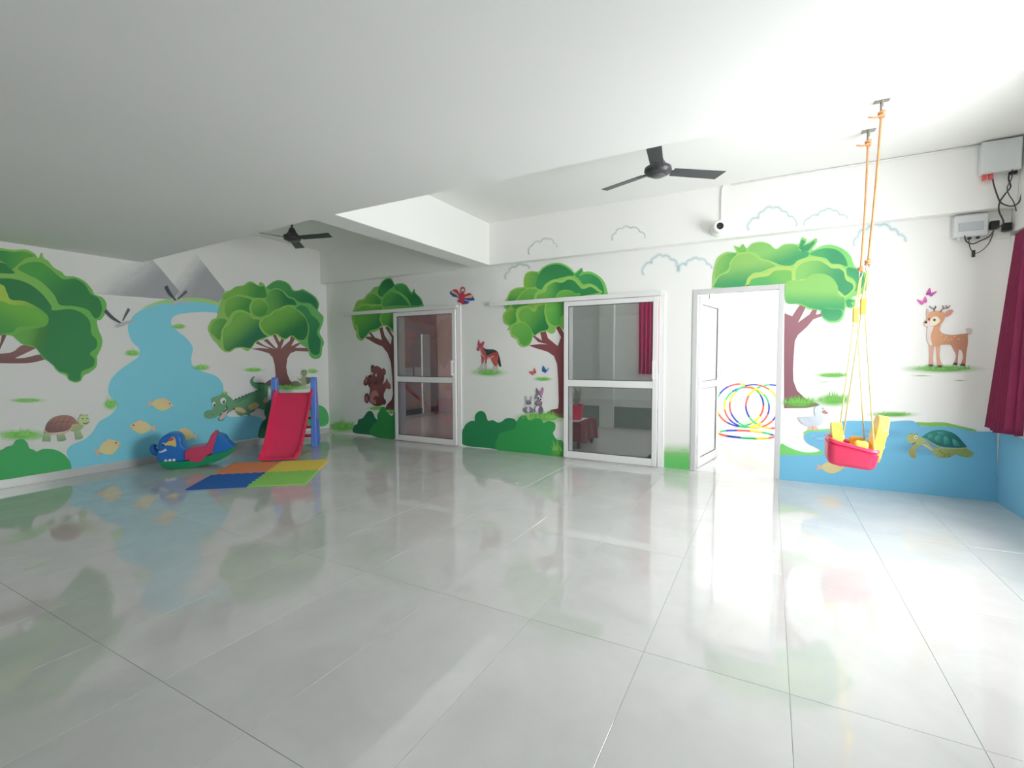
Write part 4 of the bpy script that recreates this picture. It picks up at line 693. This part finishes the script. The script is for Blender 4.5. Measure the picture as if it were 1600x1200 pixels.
# slide: local +x runs down the chute
d = Vector((.672, -.740)); slide = tag(empty('toddler_slide', (-6.605, 4.94, 0), math.atan2(d.y, d.x)), 'red plastic toddler slide with blue ladder posts on colored mats', 'slide')
prof = [(.00, .86), (.08, .84), (.25, .69), (.45, .515), (.65, .34), (.82, .195), (.95, .11), (1.06, .065), (1.17, .05)]
def chute_sec(x, z, i):
    t = x/1.17; hw = .262-.035*t; wl = .085 if 0 < i < len(prof)-1 else .06
    th = .016
    return [(x, -hw-.02, z+wl), (x, -hw+.005, z+wl), (x, -hw+.03, z+.012), (x, -hw+.07, z), (x, hw-.07, z), (x, hw-.03, z+.012), (x, hw-.005, z+wl), (x, hw+.02, z+wl), (x, hw+.022, z+wl-.05), (x, hw-.01, z-th), (x, -hw+.01, z-th), (x, -hw-.022, z+wl-.05)]
pp = smooth_pts(prof, 4, False); mb = MB(); vs_ = []; n = 12
for i, (x, z) in enumerate(pp): vs_ += chute_sec(x, z, i)
fs_ = [(i*n+k, (i+1)*n+k, (i+1)*n+(k+1) % n, i*n+(k+1) % n) for i in range(len(pp)-1) for k in range(n)]+[tuple(range(n)), tuple((len(pp)-1)*n+k for k in range(n-1, -1, -1))]
ch = mb.add(vs_, fs_).build('chute', P_RED, slide); auto(ch, 35)
MB().box((-.16, -.235, .80), (.03, .235, .835)).build('platform', P_RED, slide, bevel=.01)
side = [(-.085, 1.06), (-.05, 1.105), (.03, 1.11), (.075, 1.07), (.09, .80), (.115, .40), (.135, .0), (.065, .0), (.045, .30), (.01, .42), (-.06, .43), (-.115, .36), (-.20, .0), (-.27, .0), (-.235, .30), (-.175, .60), (-.12, .85)]
for s in (-1, 1):
    po = MB().prism(side, s*.285-.04, s*.285+.04).build('ladder_post', P_BLUE, slide, bevel=.012)
    for x, z in ((-.02, .82), (-.055, .68), (-.10, .52), (-.155, .38), (-.19, .25)):
        T = Matrix.Translation((x, s*.285, z)) @ Matrix.Rotation(math.pi/2, 4, 'X')
        MB().lathe([(.018, -.045), (.026, -.043), (.026, .043), (.018, .045)], 14, T).build('rivet_disc', P_RED, po)
for x, z in ((-.215, .14), (-.19, .29), (-.155, .44), (-.12, .59), (-.09, .73)):
    MB().box((x-.05, -.28, z-.022), (x+.045, .28, z+.016)).build('rung', P_RED, slide, bevel=.008)
# foam mats
fm = Vector((-5.457, 2.725)); e1 = Vector((.777, .629)); e2 = Vector((-.629, .777)); A_ = math.atan2(e1.y, e1.x); S_ = .645; S1 = .605
def puzzle(sides):       # outline of one interlocking mat, teeth on the sides that meet a neighbour (+1 tab first, -1 slot first)
    pts = []
    C = [(0, 0), (S1, 0), (S1, S_), (0, S_)]
    for k in range(4):
        a, b = Vector(C[k]), Vector(C[(k+1) % 4]); ln = (b-a).length; t = (b-a).normalized(); nn = Vector((t.y, -t.x)); sg = sides[k]
        pts.append(tuple(a))
        if sg:
            N = 12
            for i in range(N):
                o = .009*(1 if (i % 2 == 0) == (sg > 0) else -1)
                pts += [tuple(a+t*(ln*(i+.12)/N)+nn*o), tuple(a+t*(ln*(i+.88)/N)+nn*o)]
    return pts
for i, j, c, sd, nm in ((0, 0, (24, 92, 172), (0, 1, 1, 0), 'blue foam mat tile beside the elephant rocker'), (1, 0, (136, 196, 92), (0, 0, 1, 1), 'green foam mat tile in front of the slide'), (0, 1, (238, 132, 88), (1, 1, 0, 0), 'orange foam mat tile under the slide end'), (1, 1, (226, 196, 84), (1, 0, 0, 1), 'yellow foam mat tile under the slide end')):
    P = puzzle(sd); q = fm+e1*(S1*i)+e2*(S_*j)
    o = MB().prism(P, 0, .012, Matrix(((1, 0, 0, 0), (0, 0, 1, 0), (0, 1, 0, 0), (0, 0, 0, 1)))).build('foam_mat', mat('foam_%d%d' % (i, j), rgb(*c, 1.25), .75, noise=.05, nscale=14, bump=.2, bscale=220))
    bm = bmesh.new(); bm.from_mesh(o.data); bmesh.ops.recalc_face_normals(bm, faces=bm.faces); bm.to_mesh(o.data); bm.free()
    o.location = (q.x, q.y, .0005); o.rotation_euler = (0, 0, A_); tag(o, nm, 'mat', 'interlocking foam mats')
# elephant rocker (traced side profile, rounded across its width)
UX, UZ = .00063, .00071
def prf(pts): return [((x-830)*UX, (850-y)*UZ) for x, y in pts]
rk = tag(empty('elephant_rocker', (-6.60, 3.43, 0), math.radians(54)), 'blue elephant rocking toy with red seat and green base', 'rocking toy')
RB = mat('royal_blue_plastic', rgb(38, 114, 200, 1.1), .3, noise=.05, nscale=5); RG = mat('green_plastic', rgb(28, 150, 100), .35, noise=.05, nscale=5); RW = mat('white_decal', rgb(232, 240, 246), .4, noise=.02); RY = mat('cream_decal', rgb(232, 205, 130), .4, noise=.03); RK = mat('black_decal', (.02, .02, .02, 1), .4, noise=.1); RR = mat('coral_decal', rgb(214, 92, 92), .4, noise=.03)
def puff(pts, hw, name, m, parent, bev=.035):
    P = prf(smooth_pts(pts, 3)); o = MB().prism(P, -hw, hw).build(name, m, parent, bevel=bev, seg=4)
    bm = bmesh.new(); bm.from_mesh(o.data); bmesh.ops.remove_doubles(bm, verts=bm.verts, dist=.002); bmesh.ops.dissolve_limit(bm, angle_limit=.03, verts=bm.verts, edges=bm.edges); bmesh.ops.recalc_face_normals(bm, faces=bm.faces); bm.to_mesh(o.data); bm.free()
    o.modifiers['bevel'].angle_limit = math.radians(50); o.data.polygons.foreach_set('use_smooth', [True]*len(o.data.polygons)); return o
puff([(245, 700), (330, 690), (600, 715), (860, 700), (1100, 640), (1350, 600), (1480, 548), (1560, 518), (1572, 560), (1490, 640), (1300, 742), (1000, 822), (700, 852), (500, 850), (330, 795)], .15, 'rocker_base', RG, rk, .02)
hd = puff([(238, 400), (260, 320), (330, 245), (430, 205), (530, 210), (600, 250), (640, 330), (642, 420), (690, 480), (740, 505), (760, 600), (740, 700), (560, 722), (400, 715), (260, 702), (212, 650), (215, 570), (245, 490)], .135, 'head', RB, rk, .05)
puff([(1215, 290), (1260, 278), (1330, 290), (1400, 340), (1440, 420), (1520, 500), (1552, 535), (1480, 562), (1350, 605), (1250, 645), (1160, 640), (1150, 560)], .13, 'rump', RB, rk, .045)
puff([(700, 520), (860, 482), (1045, 462), (1090, 400), (1150, 275), (1195, 228), (1245, 250), (1235, 330), (1185, 500), (1155, 605), (1060, 645), (970, 738), (870, 752), (790, 728), (740, 700), (690, 690), (680, 600)], .155, 'seat', mat('rose_plastic', rgb(212, 70, 108), .3, noise=.05, nscale=5), rk, .03)
tp = [Vector(((x-830)*UX, 0, (850-y)*UZ)) for x, y in smooth_pts([(290, 600), (215, 560), (150, 540), (118, 490), (118, 445), (145, 430), (160, 452)], 4, False)]
MB().tube(tp, [.055-.033*i/(len(tp)-1) for i in range(len(tp))], 12).build('trunk', RB, hd, smooth=True)
def decal(pts, m, name, hw=.137, t=.003, sm=True):
    P = prf(smooth_pts(pts, 4) if sm else pts)
    for s in (-1, 1): MB().prism(P, *((-hw-t, -hw+.004) if s < 0 else (hw-.004, hw+t))).build(name, m, hd)
decal([(345, 385), (440, 320), (480, 262), (525, 275), (545, 360), (545, 435), (500, 430), (470, 415), (420, 410), (360, 400)], RY, 'ear_patch'); decal([(425, 325), (445, 290), (490, 272), (515, 290), (500, 320), (450, 330)], RR, 'ear_spot', t=.005)
decal([(320, 360), (350, 358), (350, 380), (322, 378)], RW, 'eye', t=.004); decal([(322, 378), (345, 372), (346, 405), (328, 408)], RK, 'pupil', t=.005)
for s in (-1, 1):
    tk = [Vector(((x-830)*UX, s*.13, (850-y)*UZ)) for x, y in smooth_pts([(380, 480), (340, 500), (290, 518), (255, 512)], 4, False)]
    MB().tube(tk, [.017-.010*i/(len(tk)-1) for i in range(len(tk))], 10).build('tusk', RW, hd, smooth=True)
    for cx in (360, 428, 496):
        T = Matrix.Translation(((cx-830)*UX, s*.133, (850-680)*UZ)) @ Matrix.Rotation(math.pi/2, 4, 'X')
        MB().lathe([(.004, -.008), (.016, -.005), (.020, 0), (.016, .005), (.004, .008)], 12, T).build('toenail', RW, rk, smooth=True)
# swing
sw = tag(empty('bucket_swing', (.70, 4.94, 0)), 'red and yellow plastic toddler swing hanging on orange ropes', 'swing')
OX, OY = .70, 4.94
def L3(x, y, z): return (x-OX, y-OY, z)
ROPE = mat('orange_rope', rgb(226, 160, 110), .8, noise=.3, nscale=60); CORD = mat('pale_yellow_cord', rgb(240, 226, 150), .7, noise=.1, nscale=60); STEEL = mat('dull_steel', (.35, .34, .31, 1), .4, .7, noise=.1)
F0, B0, YN, YFR = .435, .855, 4.735, 5.105        # front, back, near, far of the seat
tilt = Matrix.Translation((-.085, -.02, .54)) @ Matrix.Rotation(math.radians(4), 4, 'Y') @ Matrix.Translation((0, 0, -.57))
def rrect(x0, x1, y0, y1, r, n=5):
    P = []
    for cx, cy, a0 in ((x1-r, y1-r, 0), (x0+r, y1-r, 90), (x0+r, y0+r, 180), (x1-r, y0+r, 270)):
        for i in range(n+1): a = math.radians(a0+90*i/n); P.append((cx+r*math.cos(a), cy+r*math.sin(a)))
    return P
hx, hy = .168, .165
lv = [(.0, .47, .05), (.02, .465, .05), (.0, .53, .06), (-.012, .60, .06), (-.02, .655, .06), (-.008, .672, .06), (.028, .672, .05), (.034, .60, .05), (.04, .53, .05)]
vs_ = []; n = 24
for ins, z, r in [(.035, .502, .05), (.012, .512, .055), (.0, .54, .06), (-.008, .60, .06), (-.014, .635, .06), (-.004, .640, .06), (-.004, .652, .06), (-.016, .66, .06), (-.010, .682, .06), (.02, .686, .05), (.045, .675, .045), (.05, .60, .045), (.055, .555, .04)]:
    vs_ += [(x, y, z+.05*max(0, -x/.168)*(1 if z > .6 else .15)) for x, y in rrect(-hx+ins, hx-ins, -hy+ins, hy-ins, r)]
K = len(vs_)//n
fs_ = [(i*n+k, i*n+(k+1) % n, (i+1)*n+(k+1) % n, (i+1)*n+k) for i in range(K-1) for k in range(n)]+[tuple(range(n-1, -1, -1)), tuple((K-1)*n+k for k in range(n))]
o = MB().add(vs_, fs_, tilt).build('seat_tub', P_PINK, sw); auto(o, 50)
bk = [(-.12, .53), (-.135, .68), (-.13, .79), (-.095, .87), (-.03, .90), (.03, .90), (.095, .87), (.13, .79), (.135, .68), (.12, .53)]
TB = tilt @ Matrix.Translation((.085, 0, .055)) @ Matrix.Rotation(math.radians(7), 4, 'Y') @ Matrix.Rotation(math.pi/2, 4, 'Z')
o = MB().prism(smooth_pts(bk, 3), -.035, .035, TB).build('backrest', P_YEL, sw, bevel=.03, seg=4)
for z in (.66, .77): MB().tube([TB @ Vector((x, .0, z)) for x in (-.13, .13)], .042, 12).build('backrest_rib', P_YEL, o, smooth=True)
for s in (-1, 1): puffarm = MB().box((.0, s*.135-.025, .60), (.10, s*.135+.025, .74), tilt).build('armrest', P_YEL, sw, bevel=.025, seg=4)
fg = [(-.07, .60), (-.085, .70), (-.07, .79), (-.03, .835), (.03, .835), (.07, .79), (.085, .70), (.07, .60)]
TF = tilt @ Matrix.Translation((-.035, 0, .02)) @ Matrix.Rotation(math.radians(-6), 4, 'Y') @ Matrix.Rotation(math.pi/2, 4, 'Z')
MB().prism(smooth_pts([(x*1.25, z) for x, z in fg], 3), -.038, .038, TF).build('front_guard', P_YEL, sw, bevel=.03, seg=4)
for nm, hk, kn, ad, fr, br in (('far', (.705, 5.222), (.685, 5.21, 2.17), (.66, 5.20, 1.77), (.545, 5.00, .73), (.735, 5.06, .66)), ('near', (.707, 4.665), (.660, 4.68, 2.14), (.645, 4.70, 1.80), (.555, 4.84, .72), (.76, 4.775, .63))):
    pl = MB().box(L3(hk[0]-.05, hk[1]-.035, ZC-.004), L3(hk[0]+.05, hk[1]+.035, ZC+.002)); pl.tube([L3(hk[0], hk[1]-.028, ZC-.003), L3(hk[0], hk[1]-.028, ZC-.06), L3(hk[0], hk[1], ZC-.09), L3(hk[0], hk[1]+.028, ZC-.06), L3(hk[0], hk[1]+.028, ZC-.003)], .008, 8); pl.build('hook', STEEL, sw)
    top = (hk[0], hk[1], ZC-.085); R0 = Vector(top); R1 = Vector(kn)
    MB().tube([L3(*(R0.lerp(R1, t)+Vector((math.sin(t*3.1)*.006, 0, 0)))) for t in [i/12 for i in range(13)]], .0085, 8).build('rope', ROPE, sw, smooth=True)
    for c, r in ((Vector((hk[0], hk[1], ZC-.105)), .022), (R1, .02)):
        k = [L3(*(c+Vector((math.cos(a)*r*.8, math.sin(a)*r*.6, (a/6.28-1)*r)))) for a in [i*math.pi/5 for i in range(21)]]
        MB().tube(k, .009, 7).build('knot', ROPE, sw, smooth=True)
    MB().tube([L3(hk[0]+.02, hk[1], ZC-.115), L3(hk[0]-.04, hk[1]-.01, ZC-.125), L3(hk[0]-.085, hk[1]-.02, ZC-.115)], .007, 7).build('rope_end', ROPE, sw, smooth=True)
    rg = [L3(R1.x+math.cos(a)*.012, R1.y, R1.z-.045+math.sin(a)*.028) for a in [i*math.pi/6 for i in range(12)]]
    MB().tube(rg, .004, 6, True).build('snap_ring', mat('bright_steel', (.7, .7, .7, 1), .25, .9, noise=.05), sw, smooth=True)
    a3 = Vector(ad); q = MB().box((-.024, -.017, -.065), (.024, .017, .065), Matrix.Translation(L3(*a3))).build('rope_adjuster', P_YEL, sw, bevel=.012, seg=3)
    st = R1+Vector((0, 0, -.07))
    for dx, e in ((-.012, fr), (.012, br)):
        pth = [st+Vector((dx*.3, 0, 0)), a3+Vector((dx, 0, .06)), a3+Vector((dx, 0, -.06)), Vector(e)]
        MB().tube([L3(*x) for x in pth], .0055, 7).build('cord', CORD, sw, smooth=True)
        bmp = Vector(e); MB().tube([L3(bmp.x, bmp.y, bmp.z-.02), L3(bmp.x, bmp.y, bmp.z+.015)], .011, 8).build('cord_knot', CORD, sw, smooth=True)
# ceiling fans
M_FAN = mat('graphite_fan_enamel', (.045, .045, .052, 1), .4, noise=.08, nscale=6)
def fan(x, y, ang, lab):
    f = tag(empty('ceiling_fan', (x, y, ZC), math.radians(ang)), lab, 'fan', 'ceiling fans in the coffers')
    MB().lathe([(.012, -.085), (.045, -.075), (.055, -.03), (.05, .0)], 20).build('canopy', M_FAN, f, smooth=True)
    MB().lathe([(.013, -.30), (.013, -.07)], 12).build('down_rod', M_FAN, f, smooth=True)
    m = MB().lathe([(.02, -.415), (.06, -.412), (.10, -.395), (.115, -.37), (.11, -.345), (.075, -.325), (.05, -.29), (.035, -.25), (.02, -.235)], 28).build('motor', M_FAN, f); auto(m, 30)
    MB().lathe([(.018, -.422), (.055, -.418), (.062, -.410)], 20).build('cap_ring', mat('fan_cap_grey', (.10, .10, .11, 1), .35, noise=.05), m, smooth=True)
    for k in range(3):
        T = Matrix.Rotation(math.radians(120*k), 4, 'Z') @ Matrix.Translation((0, 0, -.375)) @ Matrix.Rotation(math.radians(-11), 4, 'X')
        b = MB().add([(.13, -.055, 0), (.60, -.062, 0), (.57, .062, 0), (.13, .055, 0), (.13, -.055, .004), (.60, -.062, .004), (.57, .062, .004), (.13, .055, .004)], [(0, 3, 2, 1), (4, 5, 6, 7), (0, 1, 5, 4), (1, 2, 6, 5), (2, 3, 7, 6), (3, 0, 4, 7)], T).build('blade', M_FAN, f)
        MB().box((.09, -.022, -.003), (.20, .022, .007), T).build('blade_bracket', M_FAN, b)
    return f
def aim(x, y, tx, ty): return math.degrees(math.atan2(ty-y, tx-x))
fan(-.884, 4.254, aim(-.884, 4.254, -.44, 4.60), 'dark grey three blade ceiling fan near the swing')
fan(-5.60, 4.22, aim(-5.60, 4.22, -4.995, 4.361), 'dark grey three blade ceiling fan over the slide corner')
# security camera + conduit
c0 = on(1123, 358, 1, BEAMY); cc = tag(empty('security_camera', (c0.x, BEAMY, c0.z)), 'small white security camera on the beam', 'camera'); cc.scale = (1.6, 1.6, 1.6); WHP = mat('white_plastic', (.82, .82, .80, 1), .35, noise=.02)
T = Matrix.Rotation(math.pi/2, 4, 'X'); MB().lathe([(.055, 0), (.055, .012), (.045, .022), (.02, .03)], 24, T).build('base_plate', WHP, cc, smooth=False)
T2 = Matrix.Translation((-.01, -.045, -.005)) @ Matrix.Rotation(math.radians(25), 4, 'Z') @ Matrix.Rotation(math.radians(-18), 4, 'Y') @ Matrix.Rotation(math.pi/2, 4, 'X')
o = MB().lathe([(.02, -.045), (.038, -.035), (.042, 0), (.042, .06), (.036, .066)], 24, T2).build('camera_body', WHP, cc); auto(o, 40)
MB().lathe([(.024, .064), (.024, .069), (.010, .071)], 20, T2).build('lens', mat('dark_lens', (.01, .01, .012, 1), .08, noise=.1), o)
pts = [(1127, 350), (1127, 320), (1128, 297), (1131, 289), (1138, 285)]
cpath = [on(x, y, 1, BEAMY-.012) for x, y in pts]; cpath += [Vector((x, BEAMY-.012, ZC-.012)) for x in (-.42, .2, .8, 1.3, 1.66)]
o = MB().tube(cpath, .009, 8).build('wall_conduit', WHP, smooth=True); tag(o, 'thin white cable conduit along the beam to the camera', 'conduit')
# electrical boxes
EG = mat('grey_box_plastic', (.70, .72, .74, 1), .4, noise=.03); BLK = mat('black_plastic', (.015, .015, .017, 1), .4, noise=.1); CAB = mat('dark_cable', (.05, .05, .055, 1), .5, noise=.1); REDP = mat('red_connector', rgb(226, 90, 90), .4, noise=.05)
e = tag(empty('network_box', (1.79, BEAMY, 3.2)), 'grey wall box with red connectors on the beam', 'wall box')
MB().box((-.135, -.09, -.135), (.135, 0, .15)).build('housing', EG, e, bevel=.01); MB().box((-.125, -.098, -.125), (.125, -.088, .14)).build('cover', EG, e, bevel=.006)
for x in (-.10, -.055): MB().box((x-.015, -.06, -.185), (x+.015, -.03, -.134)).build('connector', REDP, e, bevel=.004)
for x in (.085, .11): MB().box((x-.01, -.055, -.165), (x+.01, -.035, -.134)).build('cable_gland', BLK, e)
e = tag(empty('power_supply_box', (1.644, D, 2.64)), 'pale grey wall box under the beam beside black adapters', 'wall box')
MB().box((-.125, -.07, -.105), (.125, 0, .105)).build('housing', EG, e, bevel=.015, seg=3); MB().box((-.09, -.078, -.05), (.09, -.068, .03)).build('label_panel', mat('box_panel_grey', (.50, .53, .57, 1), .4, noise=.04), e, bevel=.004)
for x in (-.08, .0, .06): MB().box((x-.012, -.05, -.125), (x+.012, -.025, -.104)).build('cable_gland', BLK if x > -.05 else WHP, e)
e = tag(empty('switch_board', (1.855, D, 2.60)), 'white socket board with two black plug adapters', 'socket')
MB().box((-.08, -.03, -.10), (.08, 0, .10)).build('board', WHP, e, bevel=.006)
for x, z in ((-.045, .02), (.04, -.01)): MB().box((x-.03, -.085, z-.035), (x+.03, -.028, z+.04)).build('plug_adapter', BLK, e, bevel=.008)
def cable(name, pts, lab, y=BEAMY-.05, r=.006):
    P = smooth_pts([tuple(on(px_, py_, 1, y)) for px_, py_ in pts], 5, False); o = MB().tube(P, r, 7).build(name, CAB, smooth=True); return tag(o, lab, 'cable', 'cables around the wall boxes')
cable('hanging_cable', [(1551, 268), (1552, 285), (1560, 310), (1566, 318), (1580, 322), (1592, 316), (1597, 300)], 'black cable looping from the red connectors')
cable('hanging_cable', [(1578, 266), (1576, 280), (1579, 292), (1570, 304), (1562, 316), (1561, 330), (1568, 348), (1556, 358)], 'black cable dropping from the wall box to the adapter', BEAMY-.03)
cable('hanging_cable', [(1582, 262), (1581, 278), (1574, 292), (1576, 303), (1584, 316), (1588, 330)], 'thin dark cable twisting below the wall box', BEAMY-.085, .004)
cable('hanging_cable', [(1507, 368), (1510, 377), (1520, 381), (1532, 376), (1545, 370), (1553, 360)], 'black cable from the pale box to the adapter', D-.085)
cable('hanging_cable', [(1516, 368), (1514, 380), (1520, 394), (1530, 394), (1544, 382), (1552, 364)], 'thin cable loop with a small black connector', D-.05, .004)
q = on(1521, 396, 1, D-.05); o = MB().box((q.x-.012, q.y-.01, q.z-.035), (q.x+.012, q.y+.01, q.z+.03)).build('cable_connector', BLK, bevel=.004); tag(o, 'small black connector dangling below the pale box', 'connector')
# curtains on the window wall
def curtain(name, ya0, ya1, yb0, yb1, z0, z1, lab, x=XR-.085, nf=7, amp=.035, seed=1, colr=(132, 36, 76), xb=0., axis='x'):
    rnd = random.Random(seed); NU, NV = nf*10, 16; ph = [rnd.uniform(-.5, .5) for _ in range(nf+2)]
    v = []; f = []
    for j in range(NV+1):
        t = j/NV; z = z0+(z1-z0)*t
        for i in range(NU+1):
            u = i/NU; y = (yb0+(yb1-yb0)*u)*(1-t)+(ya0+(ya1-ya0)*u)*t
            a = amp*(1.25-.5*t)*(1+.3*math.sin(3*u+seed)); k = u*nf
            w_ = math.sin(2*math.pi*k+ph[int(k)]*.3*(1-t))*a+xb*(1-t)
            v.append((x+w_, y, z+(.012*math.sin(9*u) if j == 0 else 0)) if axis == 'x' else (y, x+w_, z))
    for j in range(NV):
        for i in range(NU): p0 = j*(NU+1)+i; f.append((p0, p0+1, p0+NU+2, p0+NU+1))
    m = mat('crimson_fabric_%d' % colr[0], rgb(*colr), .85, noise=.12, nscale=7, bump=.15, bscale=180)
    o = MB().add(v, f).build(name, m, smooth=True); so = o.modifiers.new('thickness', 'SOLIDIFY'); so.thickness = .003; so.offset = 0
    return tag(o, lab, 'curtain')
curtain('window_curtain', 5.50, 5.74, 5.50, 6.06, .725, 2.455, 'dark crimson curtain gathered by the painted turtle corner', xb=-.03)
curtain('window_curtain', 2.08, 2.43, 2.04, 2.46, .725, 2.455, 'dark crimson curtain gathered at the open end of the window', seed=3)
rod = tag(empty('curtain_rod', (XR-.085, 4.1, 2.475)), 'steel curtain rod above the window', 'curtain rod')
MB().tube([(0, -2.08, 0), (0, 1.70, 0)], .012, 12).build('rod', STEEL, rod, smooth=True)
for y in (-2.05, 0, 1.66): MB().box((-.006, y-.006, -.016), (.09, y+.006, .012)).build('bracket', STEEL, rod)
for y in (-2.10, 1.72): MB().lathe([(.005, -.02), (.02, -.008), (.02, .008), (.005, .02)], 12, Matrix.Translation((0, y, 0)) @ Matrix.Rotation(math.pi/2, 4, 'X')).build('finial', STEEL, rod, smooth=True)
curtain('office_curtain', -2.25, -1.76, -2.23, -1.78, 1.08, 2.96, 'bright crimson curtain seen through the second glass door', x=9.245, nf=6, amp=.03, seed=5, colr=(206, 52, 116), axis='y')
# hula hoops on the terrace
HC = [mat('hoop_'+n_, rgb(*c), .3, noise=.04) for n_, c in (('blue', (40, 60, 190)), ('green', (40, 200, 120)), ('yellow', (250, 225, 40)), ('red', (240, 90, 80)))]
SEG = []
for k in range(4):
    mb = MB(); R0 = .43
    mb.tube([(R0*math.cos(a), R0*math.sin(a), 0) for a in [math.radians(30*i/6) for i in range(7)]], .016, 8)
    me = bpy.data.meshes.new('segment'); me.from_pydata(mb.v, [], mb.f); me.materials.append(HC[k]); me.polygons.foreach_set('use_smooth', [True]*len(me.polygons)); SEG.append(me)
def hoop(loc, rx, rz, spin, lab, s=1.):
    h = tag(empty('hula_hoop', loc), lab, 'hoop', 'hula hoops on the terrace'); h.rotation_euler = (rx, 0, rz); h.scale = (s, s, s)
    for i in range(12):
        o = bpy.data.objects.new('segment', SEG[(i*1+spin) % 4]); COL.objects.link(o); o.parent = h; o.rotation_euler = (0, 0, math.radians(30*i+spin*11))
lean = math.radians(76)
def lean_hoop(x, ytop, spin, lab, s=1., rz=0.):
    R0 = .43*s+.016; hoop((x, ytop-math.cos(lean)*R0-.01, math.sin(lean)*R0), lean, rz, spin, lab, s)
lean_hoop(-.53, 10.735, 0, 'striped hula hoop leaning on the terrace wall towards the door leaf', 1.0)
lean_hoop(-.40, 10.645, 1, 'striped hula hoop in the middle of the leaning hoops', .93)
lean_hoop(-.27, 10.60, 2, 'striped hula hoop leaning in front of the others', 1.0)
lean_hoop(.02, 10.69, 3, 'striped hula hoop leaning furthest from the door leaf', 1.0)
hoop((-.36, 9.45, .017), 0, .2, 1, 'striped hula hoop lying flat on the terrace floor', 1.04)
# things in the office
tb = tag(empty('side_table', (-2.80, 7.15, -.0)), 'low side table draped in dark maroon cloth behind the second glass door', 'table')
CL = mat('maroon_cloth', rgb(120, 62, 72), .8, noise=.15, nscale=8, bump=.2, bscale=90)
MB().box((-.28, -.34, .37), (.28, .34, .40)).build('table_top', mat('dark_wood', (.10, .05, .04, 1), .4, noise=.2), tb, bevel=.006)
for sx in (-1, 1):
    for sy in (-1, 1): MB().box((sx*.24-.02, sy*.30-.02, 0), (sx*.24+.02, sy*.30+.02, .37)).build('leg', mat('dark_wood', (.1, .05, .04, 1)), tb)
v = []; f = []; NN = 48
for j, (k, z) in enumerate(((0., .405), (1., .405), (1.03, .37), (1.06, .24), (1.09, .09))):
    for i in range(NN):
        a = 2*math.pi*i/NN; c, s = math.cos(a), math.sin(a); m_ = max(abs(c), abs(s)); wv = 1+(.05*math.sin(a*9)*(j-1)/3 if j > 1 else 0)
        v.append((c/m_*.285*k*wv, s/m_*.345*k*wv, z+(.03*math.sin(a*5) if j == 4 else 0)))
for j in range(4):
    for i in range(NN): f.append((j*NN+i, j*NN+(i+1) % NN, (j+1)*NN+(i+1) % NN, (j+1)*NN+i))
MB().add(v, f).build('cloth', CL, tb, smooth=False)
o = MB().box((-2.98, 6.92, .4055), (-2.60, 7.40, .410)).build('paper_sheet', mat('white_paper', (.75, .77, .8, 1), .7, noise=.04)); tag(o, 'white paper sheet on the maroon side table', 'paper')
pt = tag(empty('potted_plant', (-2.72, 7.12, .41)), 'bright pink flower pot with a wrapped plant on the side table', 'plant')
o = MB().lathe([(.085, 0), (.10, .01), (.125, .21), (.135, .215), (.135, .24), (.118, .24), (.11, .20)], 28).build('pot', mat('pink_ceramic', rgb(232, 70, 104), .3, noise=.03), pt); auto(o, 35)
MB().lathe([(.11, .19), (.02, .205)], 20).build('soil', mat('soil', (.05, .03, .02, 1), .9, noise=.3, nscale=40), pt)
rnd = random.Random(4); GLF = mat('grey_green_leaf', (.36, .40, .34, 1), .4, noise=.15, nscale=10)
for k in range(16):
    a = rnd.uniform(0, 6.28); l = rnd.uniform(.18, .36); sp = rnd.uniform(.03, .14); b = Vector((math.cos(a)*.04, math.sin(a)*.04, .20)); t = Vector((math.cos(a)*sp, math.sin(a)*sp, .2+l)); mid = (b+t)/2+Vector((math.cos(a)*.02, math.sin(a)*.02, .02)); sd = Vector((-math.sin(a), math.cos(a), 0))*.028
    MB().add([b, mid+sd, t, mid-sd, mid+Vector((0, 0, .012))], [(0, 1, 4), (1, 2, 4), (2, 3, 4), (3, 0, 4)]).build('leaf', GLF, pt)
# notices on the pink wall behind the first glass door
PAP = mat('notice_paper', (.72, .73, .76, 1), .7, noise=.35, nscale=26)
for (x0, y0, x1, y1), lab in (((628, 575, 645, 588), 'white printed notice on the pink wall beside the door stile'), ((648, 574, 672, 587), 'wide white printed notice on the pink wall'), ((691, 570, 698, 587), 'narrow white printed notice beside the grey strip')):
    a = on(x0, y0, 0, -7.74); b = on(x1, y1, 0, -7.74); ya, yb = sorted((a.y, b.y)); za, zb = sorted((a.z, b.z))
    xx = -7.75 if x0 < 690 else -7.75
    o = MB().box((xx, ya, za), (xx+.006, yb, zb)).build('wall_notice', PAP); tag(o, lab, 'notice', 'notices on the pink wall')
